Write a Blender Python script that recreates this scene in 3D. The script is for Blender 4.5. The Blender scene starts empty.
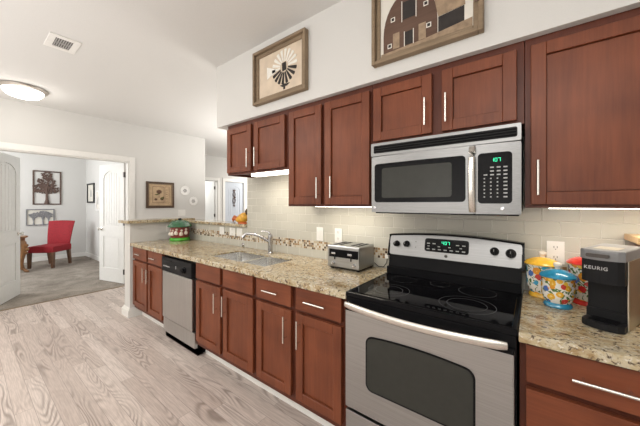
import bpy, bmesh, math, random
from mathutils import Vector, Matrix
PI = math.pi
random.seed(7)
S = bpy.context.scene
COL = S.collection

# ------------------------------------------------------------------ camera
cam_d = bpy.data.cameras.new('camera')
cam = bpy.data.objects.new('camera', cam_d)
COL.objects.link(cam)
cam.location = (0.8099, -1.9146, 1.3872)
cam.rotation_euler = (PI / 2, 0, 0.6563)
cam_d.sensor_width = 36
cam_d.lens = 36 * 276.13 / 640
cam_d.shift_y = -(213 - 204.16) / 640
cam_d.clip_start = 0.02
S.camera = cam

# ------------------------------------------------------------------ world and light
S.view_settings.view_transform = 'Standard'
S.view_settings.look = 'None'
S.view_settings.gamma = 1
S.view_settings.exposure = 0.42
w = bpy.data.worlds.new('world')
S.world = w
w.use_nodes = True
w.node_tree.nodes['Background'].inputs[0].default_value = (1.0, 0.99, 0.975, 1)
w.node_tree.nodes['Background'].inputs[1].default_value = 0.5


def area(name, loc, rot, sx, sy, power, col=(1, 1, 1)):
    l = bpy.data.lights.new(name, 'AREA')
    l.shape = 'RECTANGLE'
    l.size, l.size_y = sx, sy
    l.energy = power
    l.color = col
    o = bpy.data.objects.new(name, l)
    o.location = loc
    o.rotation_euler = rot
    COL.objects.link(o)
    return o


area('kitchen_down_fill', (0.9, -3.0, 2.7), (0, 0, 0), 1.4, 1.0, 26, (1, .975, .94))  # unseen downward fill added behind the camera, no fixture there
area('kitchen_bounce_fill', (0.2, -3.8, 1.2), (PI, 0, 0), 3.0, 1.4, 66, (1, .985, .965))  # unseen upward fill, added to imitate flash bounced off the ceiling
area('breakfast_bounce_fill', (-2.6, -3.5, 1.0), (PI, 0, 0), 2.8, 1.8, 34, (1, .985, .965))  # added upward fill out of view, lifts the ceiling and far wall
area('breakfast_down_fill', (-2.8, -3.0, 2.7), (0, 0, 0), 1.6, 1.2, 40, (1, .96, .90))  # second downward fill added out of view near the ceiling
area('room_side_fill', (-7.0, -2.75, 1.7), (math.radians(85), 0, 0), 2.0, 1.5, 48, (.97, .985, 1))  # cool fill added as if from a window; none is modelled
area('room_bounce_fill', (-6.6, -2.3, 1.2), (PI, 0, 0), 1.4, .9, 22, (1, .98, .95))  # upward fill added for the carpeted room, stands for no lamp
area('dining_up_fill', (-2.6, 2.2, 1.4), (PI, 0, 0), 1.8, 1.8, 82, (1, .97, .92))  # up-light added out of sight behind the tiled wall to brighten the ceiling
area('hall_room_fill', (-7.05, 1.85, 2.3), (0, 0, 0), .4, .4, 16, (1, .98, .95))  # hidden fill added behind the hall wall to brighten the open door
area('hall_fill', (-5.2, 4.2, 2.0), (0, math.radians(55), 0), 1.0, 1.0, 30, (1, .97, .92))  # fill added out of view to lift the dim hall wall

# ------------------------------------------------------------------ node helpers
def new_mat(name):
    m = bpy.data.materials.new(name)
    m.use_nodes = True
    nt = m.node_tree
    return m, nt, nt.nodes['Principled BSDF']


def N(nt, typ, **kw):
    n = nt.nodes.new(typ)
    for k, v in kw.items():
        setattr(n, k, v)
    return n


def setin(nt, n, i, v):
    if isinstance(v, bpy.types.NodeSocket):
        nt.links.new(v, n.inputs[i])
    elif v is not None:
        n.inputs[i].default_value = v


def math_n(nt, op, a, b=None, c=None):
    n = N(nt, 'ShaderNodeMath', operation=op)
    setin(nt, n, 0, a)
    if b is not None:
        setin(nt, n, 1, b)
    if c is not None:
        setin(nt, n, 2, c)
    return n.outputs[0]


def ramp(nt, fac, stops, interp='LINEAR'):
    r = N(nt, 'ShaderNodeValToRGB')
    r.color_ramp.interpolation = interp
    el = r.color_ramp.elements
    while len(el) < len(stops):
        el.new(0.5)
    for e, (p, c) in zip(el, stops):
        e.position = p
        e.color = (*c, 1) if len(c) == 3 else c
    nt.links.new(fac, r.inputs[0])
    return r.outputs[0]


def mix(nt, fac, a, b, blend='MIX'):
    n = N(nt, 'ShaderNodeMix', data_type='RGBA', blend_type=blend)
    setin(nt, n, 0, fac)
    for i, v in ((6, a), (7, b)):
        if isinstance(v, bpy.types.NodeSocket):
            nt.links.new(v, n.inputs[i])
        else:
            n.inputs[i].default_value = (*v, 1)
    return n.outputs[2]


def coords(nt, scale=(1, 1, 1), rand=False, world=False):
    if world:
        src = N(nt, 'ShaderNodeNewGeometry').outputs['Position']
    else:
        src = N(nt, 'ShaderNodeTexCoord').outputs['Object']
    mp = N(nt, 'ShaderNodeMapping')
    nt.links.new(src, mp.inputs[0])
    mp.inputs['Scale'].default_value = scale
    if rand:
        oi = N(nt, 'ShaderNodeObjectInfo')
        v = N(nt, 'ShaderNodeVectorMath', operation='SCALE')
        v.inputs[0].default_value = (17, 31, 23)
        nt.links.new(oi.outputs['Random'], v.inputs['Scale'])
        nt.links.new(v.outputs[0], mp.inputs['Location'])
    return mp.outputs[0]


def noise(nt, vec, scale, detail=4, rough=.5, dist=0.0):
    n = N(nt, 'ShaderNodeTexNoise')
    nt.links.new(vec, n.inputs['Vector'])
    n.inputs['Scale'].default_value = scale
    n.inputs['Detail'].default_value = detail
    n.inputs['Roughness'].default_value = rough
    n.inputs['Distortion'].default_value = dist
    return n.outputs['Fac']


def bump(nt, b, h, strength=.2, dist=.002):
    n = N(nt, 'ShaderNodeBump')
    n.inputs['Strength'].default_value = strength
    n.inputs['Distance'].default_value = dist
    nt.links.new(h, n.inputs['Height'])
    nt.links.new(n.outputs[0], b.inputs['Normal'])


def plain(name, col, rough=.5, metal=0, var=.06, scale=30, bmp=0.0, emit=None, es=1.0, coat=0):
    m, nt, b = new_mat(name)
    v = coords(nt)
    f = noise(nt, v, scale)
    c0 = tuple(max(0, c * (1 - var)) for c in col)
    c1 = tuple(min(1, c * (1 + var)) for c in col)
    nt.links.new(ramp(nt, f, [(.3, c0), (.7, c1)]), b.inputs['Base Color'])
    b.inputs['Roughness'].default_value = rough
    b.inputs['Metallic'].default_value = metal
    b.inputs['Coat Weight'].default_value = coat
    if bmp:
        bump(nt, b, f, bmp, .001)
    if emit:
        b.inputs['Emission Color'].default_value = (*emit, 1)
        b.inputs['Emission Strength'].default_value = es
    return m


def wood(name, base, dark, axis='z', rough=.38, sc=1.0, contrast=1.0):
    m, nt, b = new_mat(name)
    s = {'z': (9, 9, 1.1), 'x': (1.1, 9, 9), 'y': (9, 1.1, 9)}[axis]
    v = coords(nt, tuple(k * sc for k in s), rand=True)
    f = noise(nt, v, 2.2, 6, .6, .6)
    s2 = {'z': (80, 80, 3), 'x': (3, 80, 80), 'y': (80, 3, 80)}[axis]
    v2 = coords(nt, s2, rand=True)
    f2 = noise(nt, v2, 1.5, 3, .6)
    v3 = coords(nt, (3, 3, 3), rand=True)
    f3 = noise(nt, v3, 1.3, 2, .5)
    fm = math_n(nt, 'ADD', math_n(nt, 'MULTIPLY', f, .30), math_n(nt, 'MULTIPLY', f2, .25))
    fm = math_n(nt, 'ADD', fm, math_n(nt, 'MULTIPLY', f3, .45))
    nt.links.new(ramp(nt, fm, [(.5 - .14 * contrast, dark), (.5 + .12 * contrast, base)]), b.inputs['Base Color'])
    b.inputs['Roughness'].default_value = rough
    b.inputs['Coat Weight'].default_value = .06
    b.inputs['Coat Roughness'].default_value = .28
    bump(nt, b, f2, .06, .001)
    return m


def brushed(name, col, rough=.3, axis='x', dark=.8):
    m, nt, b = new_mat(name)
    s = {'x': (1, 120, 120), 'z': (120, 120, 1), 'y': (120, 1, 120)}[axis]
    f = noise(nt, coords(nt, s), 3, 3, .6)
    nt.links.new(ramp(nt, f, [(.3, tuple(c * dark for c in col)), (.7, col)]), b.inputs['Base Color'])
    b.inputs['Metallic'].default_value = 1
    nt.links.new(math_n(nt, 'ADD', math_n(nt, 'MULTIPLY', f, .1), rough - .05), b.inputs['Roughness'])
    bump(nt, b, f, .05, .0005)
    return m


M = {}
M['wall'] = plain('painted_wall', (.66, .652, .630), .85, var=.015, scale=180, bmp=.12)
M['ceiling'] = plain('painted_ceiling', (.68, .675, .66), .9, var=.02, scale=120, bmp=.2)
M['white'] = plain('white_trim_paint', (.80, .79, .76), .45, var=.02)
M['door_white'] = plain('white_door_paint', (.78, .78, .76), .5, var=.02)
M['pale_blue'] = plain('pale_blue_grey_paint', (.50, .54, .60), .6, var=.02)
M['cherry_z'] = wood('cherry_wood_vertical', (.222, .064, .027), (.125, .034, .015), 'z')
M['cherry_x'] = wood('cherry_wood_horizontal', (.215, .061, .026), (.120, .032, .014), 'x')
M['cherry_dark'] = wood('cherry_wood_frame', (.115, .031, .016), (.07, .018, .010), 'z')
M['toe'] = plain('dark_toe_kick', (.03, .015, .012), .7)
M['steel'] = brushed('brushed_steel', (.46, .465, .465), .30, 'x')
M['steel_dimmed'] = brushed('brushed_steel_dimmed', (.31, .31, .31), .33, 'x')  # same steel, colour darkened to offset its bright reflections
M['steel_z'] = brushed('brushed_steel_vertical', (.60, .605, .60), .32, 'z')
M['nickel'] = brushed('brushed_nickel', (.78, .75, .70), .25, 'x', .9)
M['satin_rim'] = plain('satin_rim', (.42, .38, .34), .45, .6, var=.02)
M['sink_steel'] = plain('sink_steel', (.70, .70, .69), .24, 1, var=.01)
M['chrome'] = plain('chrome', (.52, .52, .53), .2, 1, var=.02)
M['dark_metal'] = plain('dark_metal', (.10, .09, .085), .4, .8)
M['black'] = plain('black_enamel', (.008, .008, .009), .18, coat=.3)
M['black_matte'] = plain('black_plastic', (.016, .016, .017), .38)
M['black_glass'] = plain('black_glass', (.004, .004, .005), .045, var=.01)
M['smoke_glass'] = plain('smoked_glass', (.034, .035, .030), .09, var=.05)
M['ring_grey'] = plain('printed_ring_grey', (.10, .10, .105), .2)
M['key_print'] = plain('key_print', (.42, .42, .42), .5)
M['green_led'] = plain('green_display', (.0, .25, .1), .4, emit=(.05, .9, .45), es=1.6)
M['white_plastic'] = plain('white_plastic', (.82, .81, .78), .35, var=.01)
M['slot_dark'] = plain('dark_slot', (.02, .02, .02), .6)
M['light_strip'] = plain('light_diffuser', (1, .97, .9), .5, emit=(1, .93, .80), es=5.0)
M['dome_glass'] = plain('lit_dome_glass', (1, 1, 1), .4, emit=(1, .97, .9), es=2.6)
M['red_fabric'] = plain('red_fabric', (.28, .010, .018), .8, var=.25, scale=60, bmp=.3)
M['table_wood'] = wood('golden_carved_wood', (.32, .15, .055), (.10, .045, .018), 'z', contrast=.8)
M['chair_wood'] = wood('brown_chair_wood', (.17, .085, .045), (.08, .035, .018), 'z')
M['frame_wood'] = wood('weathered_frame_wood', (.30, .22, .14), (.17, .12, .075), 'x', rough=.75)
M['frame_dark'] = wood('dark_brown_frame', (.10, .055, .03), (.04, .022, .014), 'x', rough=.5)
M['iron'] = plain('rusty_iron', (.13, .085, .07), .7, .4, var=.5, scale=60)
M['grey_iron'] = plain('grey_metal_art', (.25, .25, .26), .6, .3, var=.2)
M['paper'] = plain('cream_print_paper', (.66, .55, .43), .9, var=.12, scale=8)
M['paper_tan'] = plain('tan_print_paper', (.52, .38, .24), .9, var=.15, scale=14)
M['paper_white'] = plain('white_print_paper', (.74, .71, .64), .9, var=.06, scale=8)
M['ink_brown'] = plain('brown_print_ink', (.13, .07, .045), .9, var=.3, scale=40)
M['ink_barn'] = wood('printed_barn_boards', (.145, .085, .06), (.08, .045, .032), 'x', rough=.9)
M['ink_roof'] = plain('printed_roof', (.33, .24, .16), .9, var=.25, scale=30)
M['ink_dark'] = plain('printed_dark_ink', (.035, .03, .028), .9, var=.2)
M['ink_white'] = plain('printed_white_ink', (.8, .78, .72), .9, var=.05)
M['ink_green'] = plain('printed_olive_ink', (.12, .11, .04), .9, var=.2)
M['blue_glaze'] = plain('blue_glaze', (.03, .25, .42), .15, var=.2, coat=.5)
M['yellow_glaze'] = plain('yellow_glaze', (.85, .48, .05), .15, var=.2, coat=.5)
M['red_glaze'] = plain('red_glaze', (.62, .04, .03), .15, var=.2, coat=.5)
M['green_glaze'] = plain('green_glaze', (.035, .13, .06), .25, var=.3, coat=.4)
M['grass_glaze'] = plain('grass_green_glaze', (.06, .38, .02), .3, var=.3, coat=.4)
M['cream_glaze'] = plain('cream_glaze', (.78, .70, .60), .3, var=.1, coat=.4)
M['brick_glaze'] = plain('brick_red_glaze', (.22, .03, .025), .3, var=.5, scale=60, coat=.4)
M['yellow_feather'] = plain('yellow_resin', (.70, .38, .05), .4, var=.3)
M['orange_feather'] = plain('orange_resin', (.55, .14, .04), .4, var=.3)
M['brown_feather'] = plain('brown_resin', (.09, .05, .02), .5, var=.4)
M['maker_grey'] = plain('grey_plastic', (.20, .20, .205), .35, var=.03)
M['maker_side'] = brushed('champagne_metal', (.58, .53, .44), .35, 'z', .9)
M['light_wood'] = wood('light_oak', (.60, .40, .20), (.42, .26, .12), 'x')
M['lace'] = plain('white_ceramic', (.86, .85, .83), .5, var=.05)
M['lace_grey'] = plain('grey_relief', (.42, .41, .40), .6, var=.1)


def make_granite():
    m, nt, b = new_mat('granite')
    v = coords(nt, (1, 1.5, 1), world=True)
    f1 = noise(nt, v, 9, 8, .75, 1.2)
    base = ramp(nt, f1, [(.30, (.15, .085, .04)), (.41, (.34, .23, .11)), (.50, (.49, .40, .25)), (.61, (.56, .50, .37)), (.74, (.33, .29, .23))])
    f2 = noise(nt, v, 46, 5, .7, .6)
    spots = ramp(nt, f2, [(.53, (0, 0, 0)), (.60, (1, 1, 1))])
    c = mix(nt, spots, base, (.095, .065, .045))
    f3 = noise(nt, v, 75, 3, .6)
    s3 = ramp(nt, f3, [(.60, (0, 0, 0)), (.66, (1, 1, 1))])
    c = mix(nt, s3, c, (.70, .66, .56))
    f4 = noise(nt, v, 30, 4, .7, 1.0)
    s4 = ramp(nt, f4, [(.60, (0, 0, 0)), (.68, (.8, .8, .8))])
    c = mix(nt, s4, c, (.22, .20, .18))
    nt.links.new(c, b.inputs['Base Color'])
    b.inputs['Roughness'].default_value = .12
    return m


M['granite'] = make_granite()


def make_tile():
    m, nt, b = new_mat('subway_tile')
    g = N(nt, 'ShaderNodeNewGeometry').outputs['Position']
    sp = N(nt, 'ShaderNodeSeparateXYZ')
    nt.links.new(g, sp.inputs[0])
    H = .0775
    W = .1525
    zz = math_n(nt, 'DIVIDE', math_n(nt, 'SUBTRACT', sp.outputs[2], 1.062 - 10 * H), H)
    row = math_n(nt, 'FLOOR', zz)
    fz = math_n(nt, 'FRACT', zz)
    off = math_n(nt, 'MULTIPLY', math_n(nt, 'MODULO', row, 2.0), .5)
    xx = math_n(nt, 'ADD', math_n(nt, 'DIVIDE', math_n(nt, 'ADD', sp.outputs[0], 20 * W - .772), W), off)
    cx = math_n(nt, 'FLOOR', xx)
    fx = math_n(nt, 'FRACT', xx)
    dx = math_n(nt, 'MULTIPLY', math_n(nt, 'SUBTRACT', .5, math_n(nt, 'ABSOLUTE', math_n(nt, 'SUBTRACT', fx, .5))), W)
    dz = math_n(nt, 'MULTIPLY', math_n(nt, 'SUBTRACT', .5, math_n(nt, 'ABSOLUTE', math_n(nt, 'SUBTRACT', fz, .5))), H)
    d = math_n(nt, 'MINIMUM', dx, dz)
    tilef = math_n(nt, 'SMOOTH_MIN', math_n(nt, 'MULTIPLY', d, 400), 1.0, .2)
    cb = N(nt, 'ShaderNodeCombineXYZ')
    nt.links.new(cx, cb.inputs[0])
    nt.links.new(row, cb.inputs[1])
    wn = N(nt, 'ShaderNodeTexWhiteNoise')
    nt.links.new(cb.outputs[0], wn.inputs[0])
    tc = ramp(nt, wn.outputs[0], [(0, (.50, .485, .425)), (1, (.54, .525, .46))])
    mask = math_n(nt, 'GREATER_THAN', d, .0016)
    nt.links.new(mix(nt, mask, (.68, .665, .61), tc), b.inputs['Base Color'])
    nt.links.new(ramp(nt, mask, [(0, (.8, .8, .8)), (1, (.22, .22, .22))]), b.inputs['Roughness'])
    bump(nt, b, tilef, .7, .003)
    return m


M['tile'] = make_tile()


def make_mosaic():
    m, nt, b = new_mat('mosaic_tile')
    g = N(nt, 'ShaderNodeNewGeometry').outputs['Position']
    sp = N(nt, 'ShaderNodeSeparateXYZ')
    nt.links.new(g, sp.inputs[0])
    T = .01935
    al = math_n(nt, 'ADD', sp.outputs[0], sp.outputs[1])
    a = math_n(nt, 'DIVIDE', math_n(nt, 'ADD', al, 6), T)
    z = math_n(nt, 'DIVIDE', math_n(nt, 'SUBTRACT', sp.outputs[2], .9845), T)
    cb = N(nt, 'ShaderNodeCombineXYZ')
    nt.links.new(math_n(nt, 'FLOOR', a), cb.inputs[0])
    nt.links.new(math_n(nt, 'FLOOR', z), cb.inputs[1])
    wn = N(nt, 'ShaderNodeTexWhiteNoise')
    nt.links.new(cb.outputs[0], wn.inputs[0])
    c = ramp(nt, wn.outputs[0], [(0, (.62, .57, .47)), (.30, (.33, .20, .09)), (.48, (.07, .04, .022)), (.64, (.50, .42, .30)), (.78, (.22, .15, .09)), (.88, (.66, .62, .54))], 'CONSTANT')
    da = math_n(nt, 'ABSOLUTE', math_n(nt, 'SUBTRACT', math_n(nt, 'FRACT', a), .5))
    dz = math_n(nt, 'ABSOLUTE', math_n(nt, 'SUBTRACT', math_n(nt, 'FRACT', z), .5))
    mask = math_n(nt, 'LESS_THAN', math_n(nt, 'MAXIMUM', da, dz), .45)
    nt.links.new(mix(nt, mask, (.55, .52, .45), c), b.inputs['Base Color'])
    b.inputs['Roughness'].default_value = .25
    bump(nt, b, mask, .4, .001)
    return m


M['mosaic'] = make_mosaic()


def make_plank():
    m, nt, b = new_mat('vinyl_plank')
    g = N(nt, 'ShaderNodeNewGeometry').outputs['Position']
    sp = N(nt, 'ShaderNodeSeparateXYZ')
    nt.links.new(g, sp.inputs[0])
    W, L = .0915, 1.22
    yy = math_n(nt, 'DIVIDE', math_n(nt, 'ADD', sp.outputs[1], 10.03), W)
    row = math_n(nt, 'FLOOR', yy)
    fy = math_n(nt, 'FRACT', yy)
    r1 = N(nt, 'ShaderNodeTexWhiteNoise', noise_dimensions='1D')
    nt.links.new(row, r1.inputs['W'])
    xx = math_n(nt, 'ADD', math_n(nt, 'DIVIDE', math_n(nt, 'ADD', sp.outputs[0], 20), L), r1.outputs[0])
    colm = math_n(nt, 'FLOOR', xx)
    fx = math_n(nt, 'FRACT', xx)
    cb = N(nt, 'ShaderNodeCombineXYZ')
    nt.links.new(colm, cb.inputs[0])
    nt.links.new(row, cb.inputs[1])
    wn = N(nt, 'ShaderNodeTexWhiteNoise')
    nt.links.new(cb.outputs[0], wn.inputs[0])
    off = N(nt, 'ShaderNodeVectorMath', operation='SCALE')
    nt.links.new(wn.outputs['Color'], off.inputs[0])
    off.inputs['Scale'].default_value = 40
    mp = N(nt, 'ShaderNodeMapping')
    nt.links.new(g, mp.inputs[0])
    mp.inputs['Scale'].default_value = (1.15, 7.0, 1)
    nt.links.new(off.outputs[0], mp.inputs['Location'])
    n1 = noise(nt, mp.outputs[0], 1.15, 1.2, .4, .12)
    rings = math_n(nt, 'SINE', math_n(nt, 'MULTIPLY', n1, 105))
    rings = math_n(nt, 'MULTIPLY_ADD', rings, .5, .5)
    mp2 = N(nt, 'ShaderNodeMapping')
    nt.links.new(g, mp2.inputs[0])
    mp2.inputs['Scale'].default_value = (6, 120, 1)
    nt.links.new(off.outputs[0], mp2.inputs['Location'])
    fine = noise(nt, mp2.outputs[0], 1.2, 3, .6)
    n3 = noise(nt, mp.outputs[0], .9, 2, .5)
    amt = ramp(nt, n3, [(.46, (.10, .10, .10)), (.62, (1, 1, 1))])
    light = ramp(nt, wn.outputs[0], [(0, (.53, .445, .40)), (.5, (.63, .54, .49)), (1, (.68, .595, .545))])
    dark = (.225, .180, .155)
    rings = math_n(nt, 'POWER', rings, 1.6)
    k = math_n(nt, 'MULTIPLY', math_n(nt, 'MULTIPLY', rings, amt), .76)
    c = mix(nt, k, light, dark)
    k2 = ramp(nt, fine, [(.40, (.30, .30, .30)), (.60, (0, 0, 0))])
    c = mix(nt, k2, c, dark)
    dy = math_n(nt, 'MULTIPLY', math_n(nt, 'SUBTRACT', .5, math_n(nt, 'ABSOLUTE', math_n(nt, 'SUBTRACT', fy, .5))), W)
    dx = math_n(nt, 'MULTIPLY', math_n(nt, 'SUBTRACT', .5, math_n(nt, 'ABSOLUTE', math_n(nt, 'SUBTRACT', fx, .5))), L)
    seam = math_n(nt, 'GREATER_THAN', math_n(nt, 'MINIMUM', dx, dy), .0012)
    c = mix(nt, seam, (.30, .25, .22), c)
    nt.links.new(c, b.inputs['Base Color'])
    b.inputs['Roughness'].default_value = .42
    bump(nt, b, seam, .3, .001)
    return m


M['plank'] = make_plank()


def make_carpet():
    m, nt, b = new_mat('carpet')
    v = coords(nt, world=True)
    f = noise(nt, v, 160, 4, .7)
    f2 = noise(nt, coords(nt, (1, 1, 1), world=True), 3.5, 3, .6, .5)
    k = math_n(nt, 'ADD', math_n(nt, 'MULTIPLY', f, .6), math_n(nt, 'MULTIPLY', f2, .4))
    nt.links.new(ramp(nt, k, [(.38, (.16, .135, .11)), (.62, (.40, .355, .305))]), b.inputs['Base Color'])
    b.inputs['Roughness'].default_value = 1
    bump(nt, b, f, .8, .01)
    return m


M['carpet'] = make_carpet()


def make_floral(name, accent, dens=17):
    m, nt, b = new_mat(name)
    v = coords(nt)
    vo = N(nt, 'ShaderNodeTexVoronoi')
    nt.links.new(v, vo.inputs['Vector'])
    vo.inputs['Scale'].default_value = dens * 2.1
    hs = N(nt, 'ShaderNodeSeparateColor')
    nt.links.new(vo.outputs['Color'], hs.inputs[0])
    petals = ramp(nt, hs.outputs[0], [(0, accent), (.3, (.75, .30, .03)), (.5, (.08, .16, .45)), (.65, (.55, .05, .04)), (.82, (.80, .50, .06))], 'CONSTANT')
    nz = noise(nt, v, 90, 2)
    d = math_n(nt, 'ADD', vo.outputs['Distance'], math_n(nt, 'MULTIPLY', nz, .25))
    fl = math_n(nt, 'LESS_THAN', d, .60)
    ctr = math_n(nt, 'LESS_THAN', d, .30)
    leaf = math_n(nt, 'GREATER_THAN', noise(nt, v, 48, 2, .5, 1.0), .545)
    c = mix(nt, leaf, (.80, .77, .70), (.09, .17, .05))
    c = mix(nt, fl, c, petals)
    c = mix(nt, ctr, c, (.85, .62, .2))
    nt.links.new(c, b.inputs['Base Color'])
    b.inputs['Roughness'].default_value = .15
    b.inputs['Coat Weight'].default_value = .5
    return m


M['floral_blue'] = make_floral('floral_white_glaze', (.75, .40, .03))
M['floral_yellow'] = make_floral('floral_bright_glaze', (.05, .35, .55), 12)
M['floral_red'] = make_floral('floral_red_glaze', (.65, .03, .03), 12)

for k_, v_ in (('black', .07), ('black_matte', .10), ('black_glass', .14), ('smoke_glass', .3), ('cherry_z', .28), ('cherry_x', .28), ('slot_dark', .1), ('cherry_dark', .25)):
    M[k_].node_tree.nodes['Principled BSDF'].inputs['Specular IOR Level'].default_value = v_
M['black'].node_tree.nodes['Principled BSDF'].inputs['Coat Weight'].default_value = 0

# ------------------------------------------------------------------ mesh helpers
def BM():
    return bmesh.new()


def box(bm, x0, x1, y0, y1, z0, z1, bev=0.0, seg=2, rot=None):
    t = bmesh.new()
    vs = [t.verts.new((x, y, z)) for x in (x0, x1) for y in (y0, y1) for z in (z0, z1)]
    for f in ((0, 1, 3, 2), (4, 6, 7, 5), (0, 4, 5, 1), (2, 3, 7, 6), (0, 2, 6, 4), (1, 5, 7, 3)):
        t.faces.new([vs[i] for i in f])
    bmesh.ops.recalc_face_normals(t, faces=t.faces)
    if bev > 0:
        bmesh.ops.bevel(t, geom=list(t.edges), offset=bev, segments=seg, profile=.7, affect='EDGES', clamp_overlap=True)
    if rot:
        bmesh.ops.transform(t, matrix=rot, verts=t.verts)
    join(bm, t)
    return bm


def join(bm, t):
    me = bpy.data.meshes.new('t')
    t.to_mesh(me)
    t.free()
    bm.from_mesh(me)
    bpy.data.meshes.remove(me)


def tube(bm, pts, r, n=10, caps=True, flat=None):
    """tube through points; r a number or list; flat = (scale_side, scale_up) ellipse"""
    pts = [Vector(p) for p in pts]
    rs = r if isinstance(r, (list, tuple)) else [r] * len(pts)
    rings = []
    up = Vector((0, 0, 1))
    for i, p in enumerate(pts):
        if i == 0:
            d = pts[1] - p
        elif i == len(pts) - 1:
            d = p - pts[i - 1]
        else:
            d = pts[i + 1] - pts[i - 1]
        d.normalize()
        ref = up if abs(d.dot(up)) < .95 else Vector((0, 1, 0))
        a = d.cross(ref).normalized()
        c = a.cross(d).normalized()
        fs, fu = flat if flat else (1, 1)
        rings.append([bm.verts.new(p + (a * math.cos(2 * PI * k / n) * fs + c * math.sin(2 * PI * k / n) * fu) * rs[i]) for k in range(n)])
    for i in range(len(rings) - 1):
        for k in range(n):
            f = bm.faces.new((rings[i][k], rings[i][(k + 1) % n], rings[i + 1][(k + 1) % n], rings[i + 1][k]))
            f.smooth = True
    if caps:
        bm.faces.new(rings[0])
        bm.faces.new(list(reversed(rings[-1])))
    bmesh.ops.recalc_face_normals(bm, faces=bm.faces)
    return bm


def cyl(bm, p0, p1, r, n=20, r1=None):
    return tube(bm, [p0, p1], [r, r if r1 is None else r1], n)


def lathe(bm, prof, c=(0, 0, 0), n=40, axis='z', sx=1, sy=1):
    rings = []
    for (r, h) in prof:
        ring = []
        for k in range(n):
            a = 2 * PI * k / n
            u, v = r * math.cos(a) * sx, r * math.sin(a) * sy
            if axis == 'z':
                p = (c[0] + u, c[1] + v, c[2] + h)
            elif axis == 'y':
                p = (c[0] + u, c[1] + h, c[2] + v)
            else:
                p = (c[0] + h, c[1] + u, c[2] + v)
            ring.append(bm.verts.new(p))
        rings.append(ring)
    for i in range(len(rings) - 1):
        for k in range(n):
            f = bm.faces.new((rings[i][k], rings[i][(k + 1) % n], rings[i + 1][(k + 1) % n], rings[i + 1][k]))
            f.smooth = True
    bm.faces.new(rings[0])
    bm.faces.new(rings[-1])
    bmesh.ops.recalc_face_normals(bm, faces=bm.faces)
    return bm


def prism(bm, pts, y0, y1, plane='xz'):
    """extrude polygon; plane xz -> between y0,y1; yz -> between x0,x1; xy -> z0,z1"""
    def P(a, b, h):
        return {'xz': (a, h, b), 'yz': (h, a, b), 'xy': (a, b, h)}[plane]
    A = [bm.verts.new(P(a, b, y0)) for a, b in pts]
    B = [bm.verts.new(P(a, b, y1)) for a, b in pts]
    fs = [bm.faces.new(A), bm.faces.new(list(reversed(B)))]
    n = len(pts)
    for i in range(n):
        fs.append(bm.faces.new((A[i], B[i], B[(i + 1) % n], A[(i + 1) % n])))
    bmesh.ops.recalc_face_normals(bm, faces=fs)
    return bm


def rrect(x0, x1, z0, z1, r, n=6):
    out = []
    for cx, cz, a0 in ((x1 - r, z1 - r, 0), (x0 + r, z1 - r, 90), (x0 + r, z0 + r, 180), (x1 - r, z0 + r, 270)):
        for i in range(n + 1):
            a = math.radians(a0 + 90 * i / n)
            out.append((cx + r * math.cos(a), cz + r * math.sin(a)))
    return out


def curved(bm, x0, x1, z0, z1, r, yf, th, n=24, ztop=None, zbot=None):
    """slab in the xz plane whose front follows yf(x, z); rounded corners radius r"""
    cols = []
    xs = [x0 + (x1 - x0) * (1 - math.cos(PI * i / n)) / 2 for i in range(n + 1)]
    for x in xs:
        dz = 0
        if r > 0:
            e = min(x - x0, x1 - x)
            if e < r:
                dz = r - math.sqrt(max(0, r * r - (r - e) ** 2))
        zt = (ztop(x) if ztop else z1) - dz
        zb = (zbot(x) if zbot else z0) + dz
        if zt - zb < .0005:
            zb = zt - .0005
        cols.append((x, zb, zt))
    F = [[bm.verts.new((x, yf(x, zb + (zt - zb) * j / 4), zb + (zt - zb) * j / 4)) for j in range(5)] for x, zb, zt in cols]
    B = [[bm.verts.new((x, yf(x, zb + (zt - zb) * j / 4) + th, zb + (zt - zb) * j / 4)) for j in range(5)] for x, zb, zt in cols]
    fs = []
    for i in range(n):
        for j in range(4):
            f = bm.faces.new((F[i][j], F[i + 1][j], F[i + 1][j + 1], F[i][j + 1]))
            f.smooth = True
            fs.append(f)
            fs.append(bm.faces.new((B[i][j], B[i][j + 1], B[i + 1][j + 1], B[i + 1][j])))
        fs.append(bm.faces.new((F[i][0], B[i][0], B[i + 1][0], F[i + 1][0])))
        fs.append(bm.faces.new((F[i][4], F[i + 1][4], B[i + 1][4], B[i][4])))
    for j in range(4):
        fs.append(bm.faces.new((F[0][j], F[0][j + 1], B[0][j + 1], B[0][j])))
        fs.append(bm.faces.new((F[n][j], B[n][j], B[n][j + 1], F[n][j + 1])))
    bmesh.ops.recalc_face_normals(bm, faces=bm.faces)
    return bm


def thing(name, label, cat, loc=(0, 0, 0), rotz=0, group=None):
    o = bpy.data.objects.new(name, None)
    COL.objects.link(o)
    o.location = loc
    o.rotation_euler = (0, 0, rotz)
    o.empty_display_size = .05
    o['label'] = label
    o['category'] = cat
    if group:
        o['group'] = group
    return o


def obj(name, bm, mat, parent=None, label=None, local=False):
    """mesh given in world coordinates (unless local) linked as one object; parents have no rotation unless local"""
    off = Vector((0, 0, 0))
    if parent is not None and not local:
        p = parent
        while p is not None:
            off += Vector(p.location)
            p = p.parent
    if off.length > 0:
        bmesh.ops.translate(bm, verts=bm.verts, vec=-off)
    for e in bm.edges:
        if len(e.link_faces) == 2 and e.calc_face_angle(0) > .6:
            e.smooth = False
    me = bpy.data.meshes.new(name)
    bm.to_mesh(me)
    bm.free()
    me.materials.append(M[mat] if isinstance(mat, str) else mat)
    o = bpy.data.objects.new(name, me)
    COL.objects.link(o)
    if parent is not None:
        o.parent = parent
    if label:
        o['label'] = label
    return o


def base_at(o, loc):
    """move a top-level mesh's origin to its base without moving it"""
    o.data.transform(Matrix.Translation(-Vector(loc)))
    o.location = loc
    return o


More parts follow.
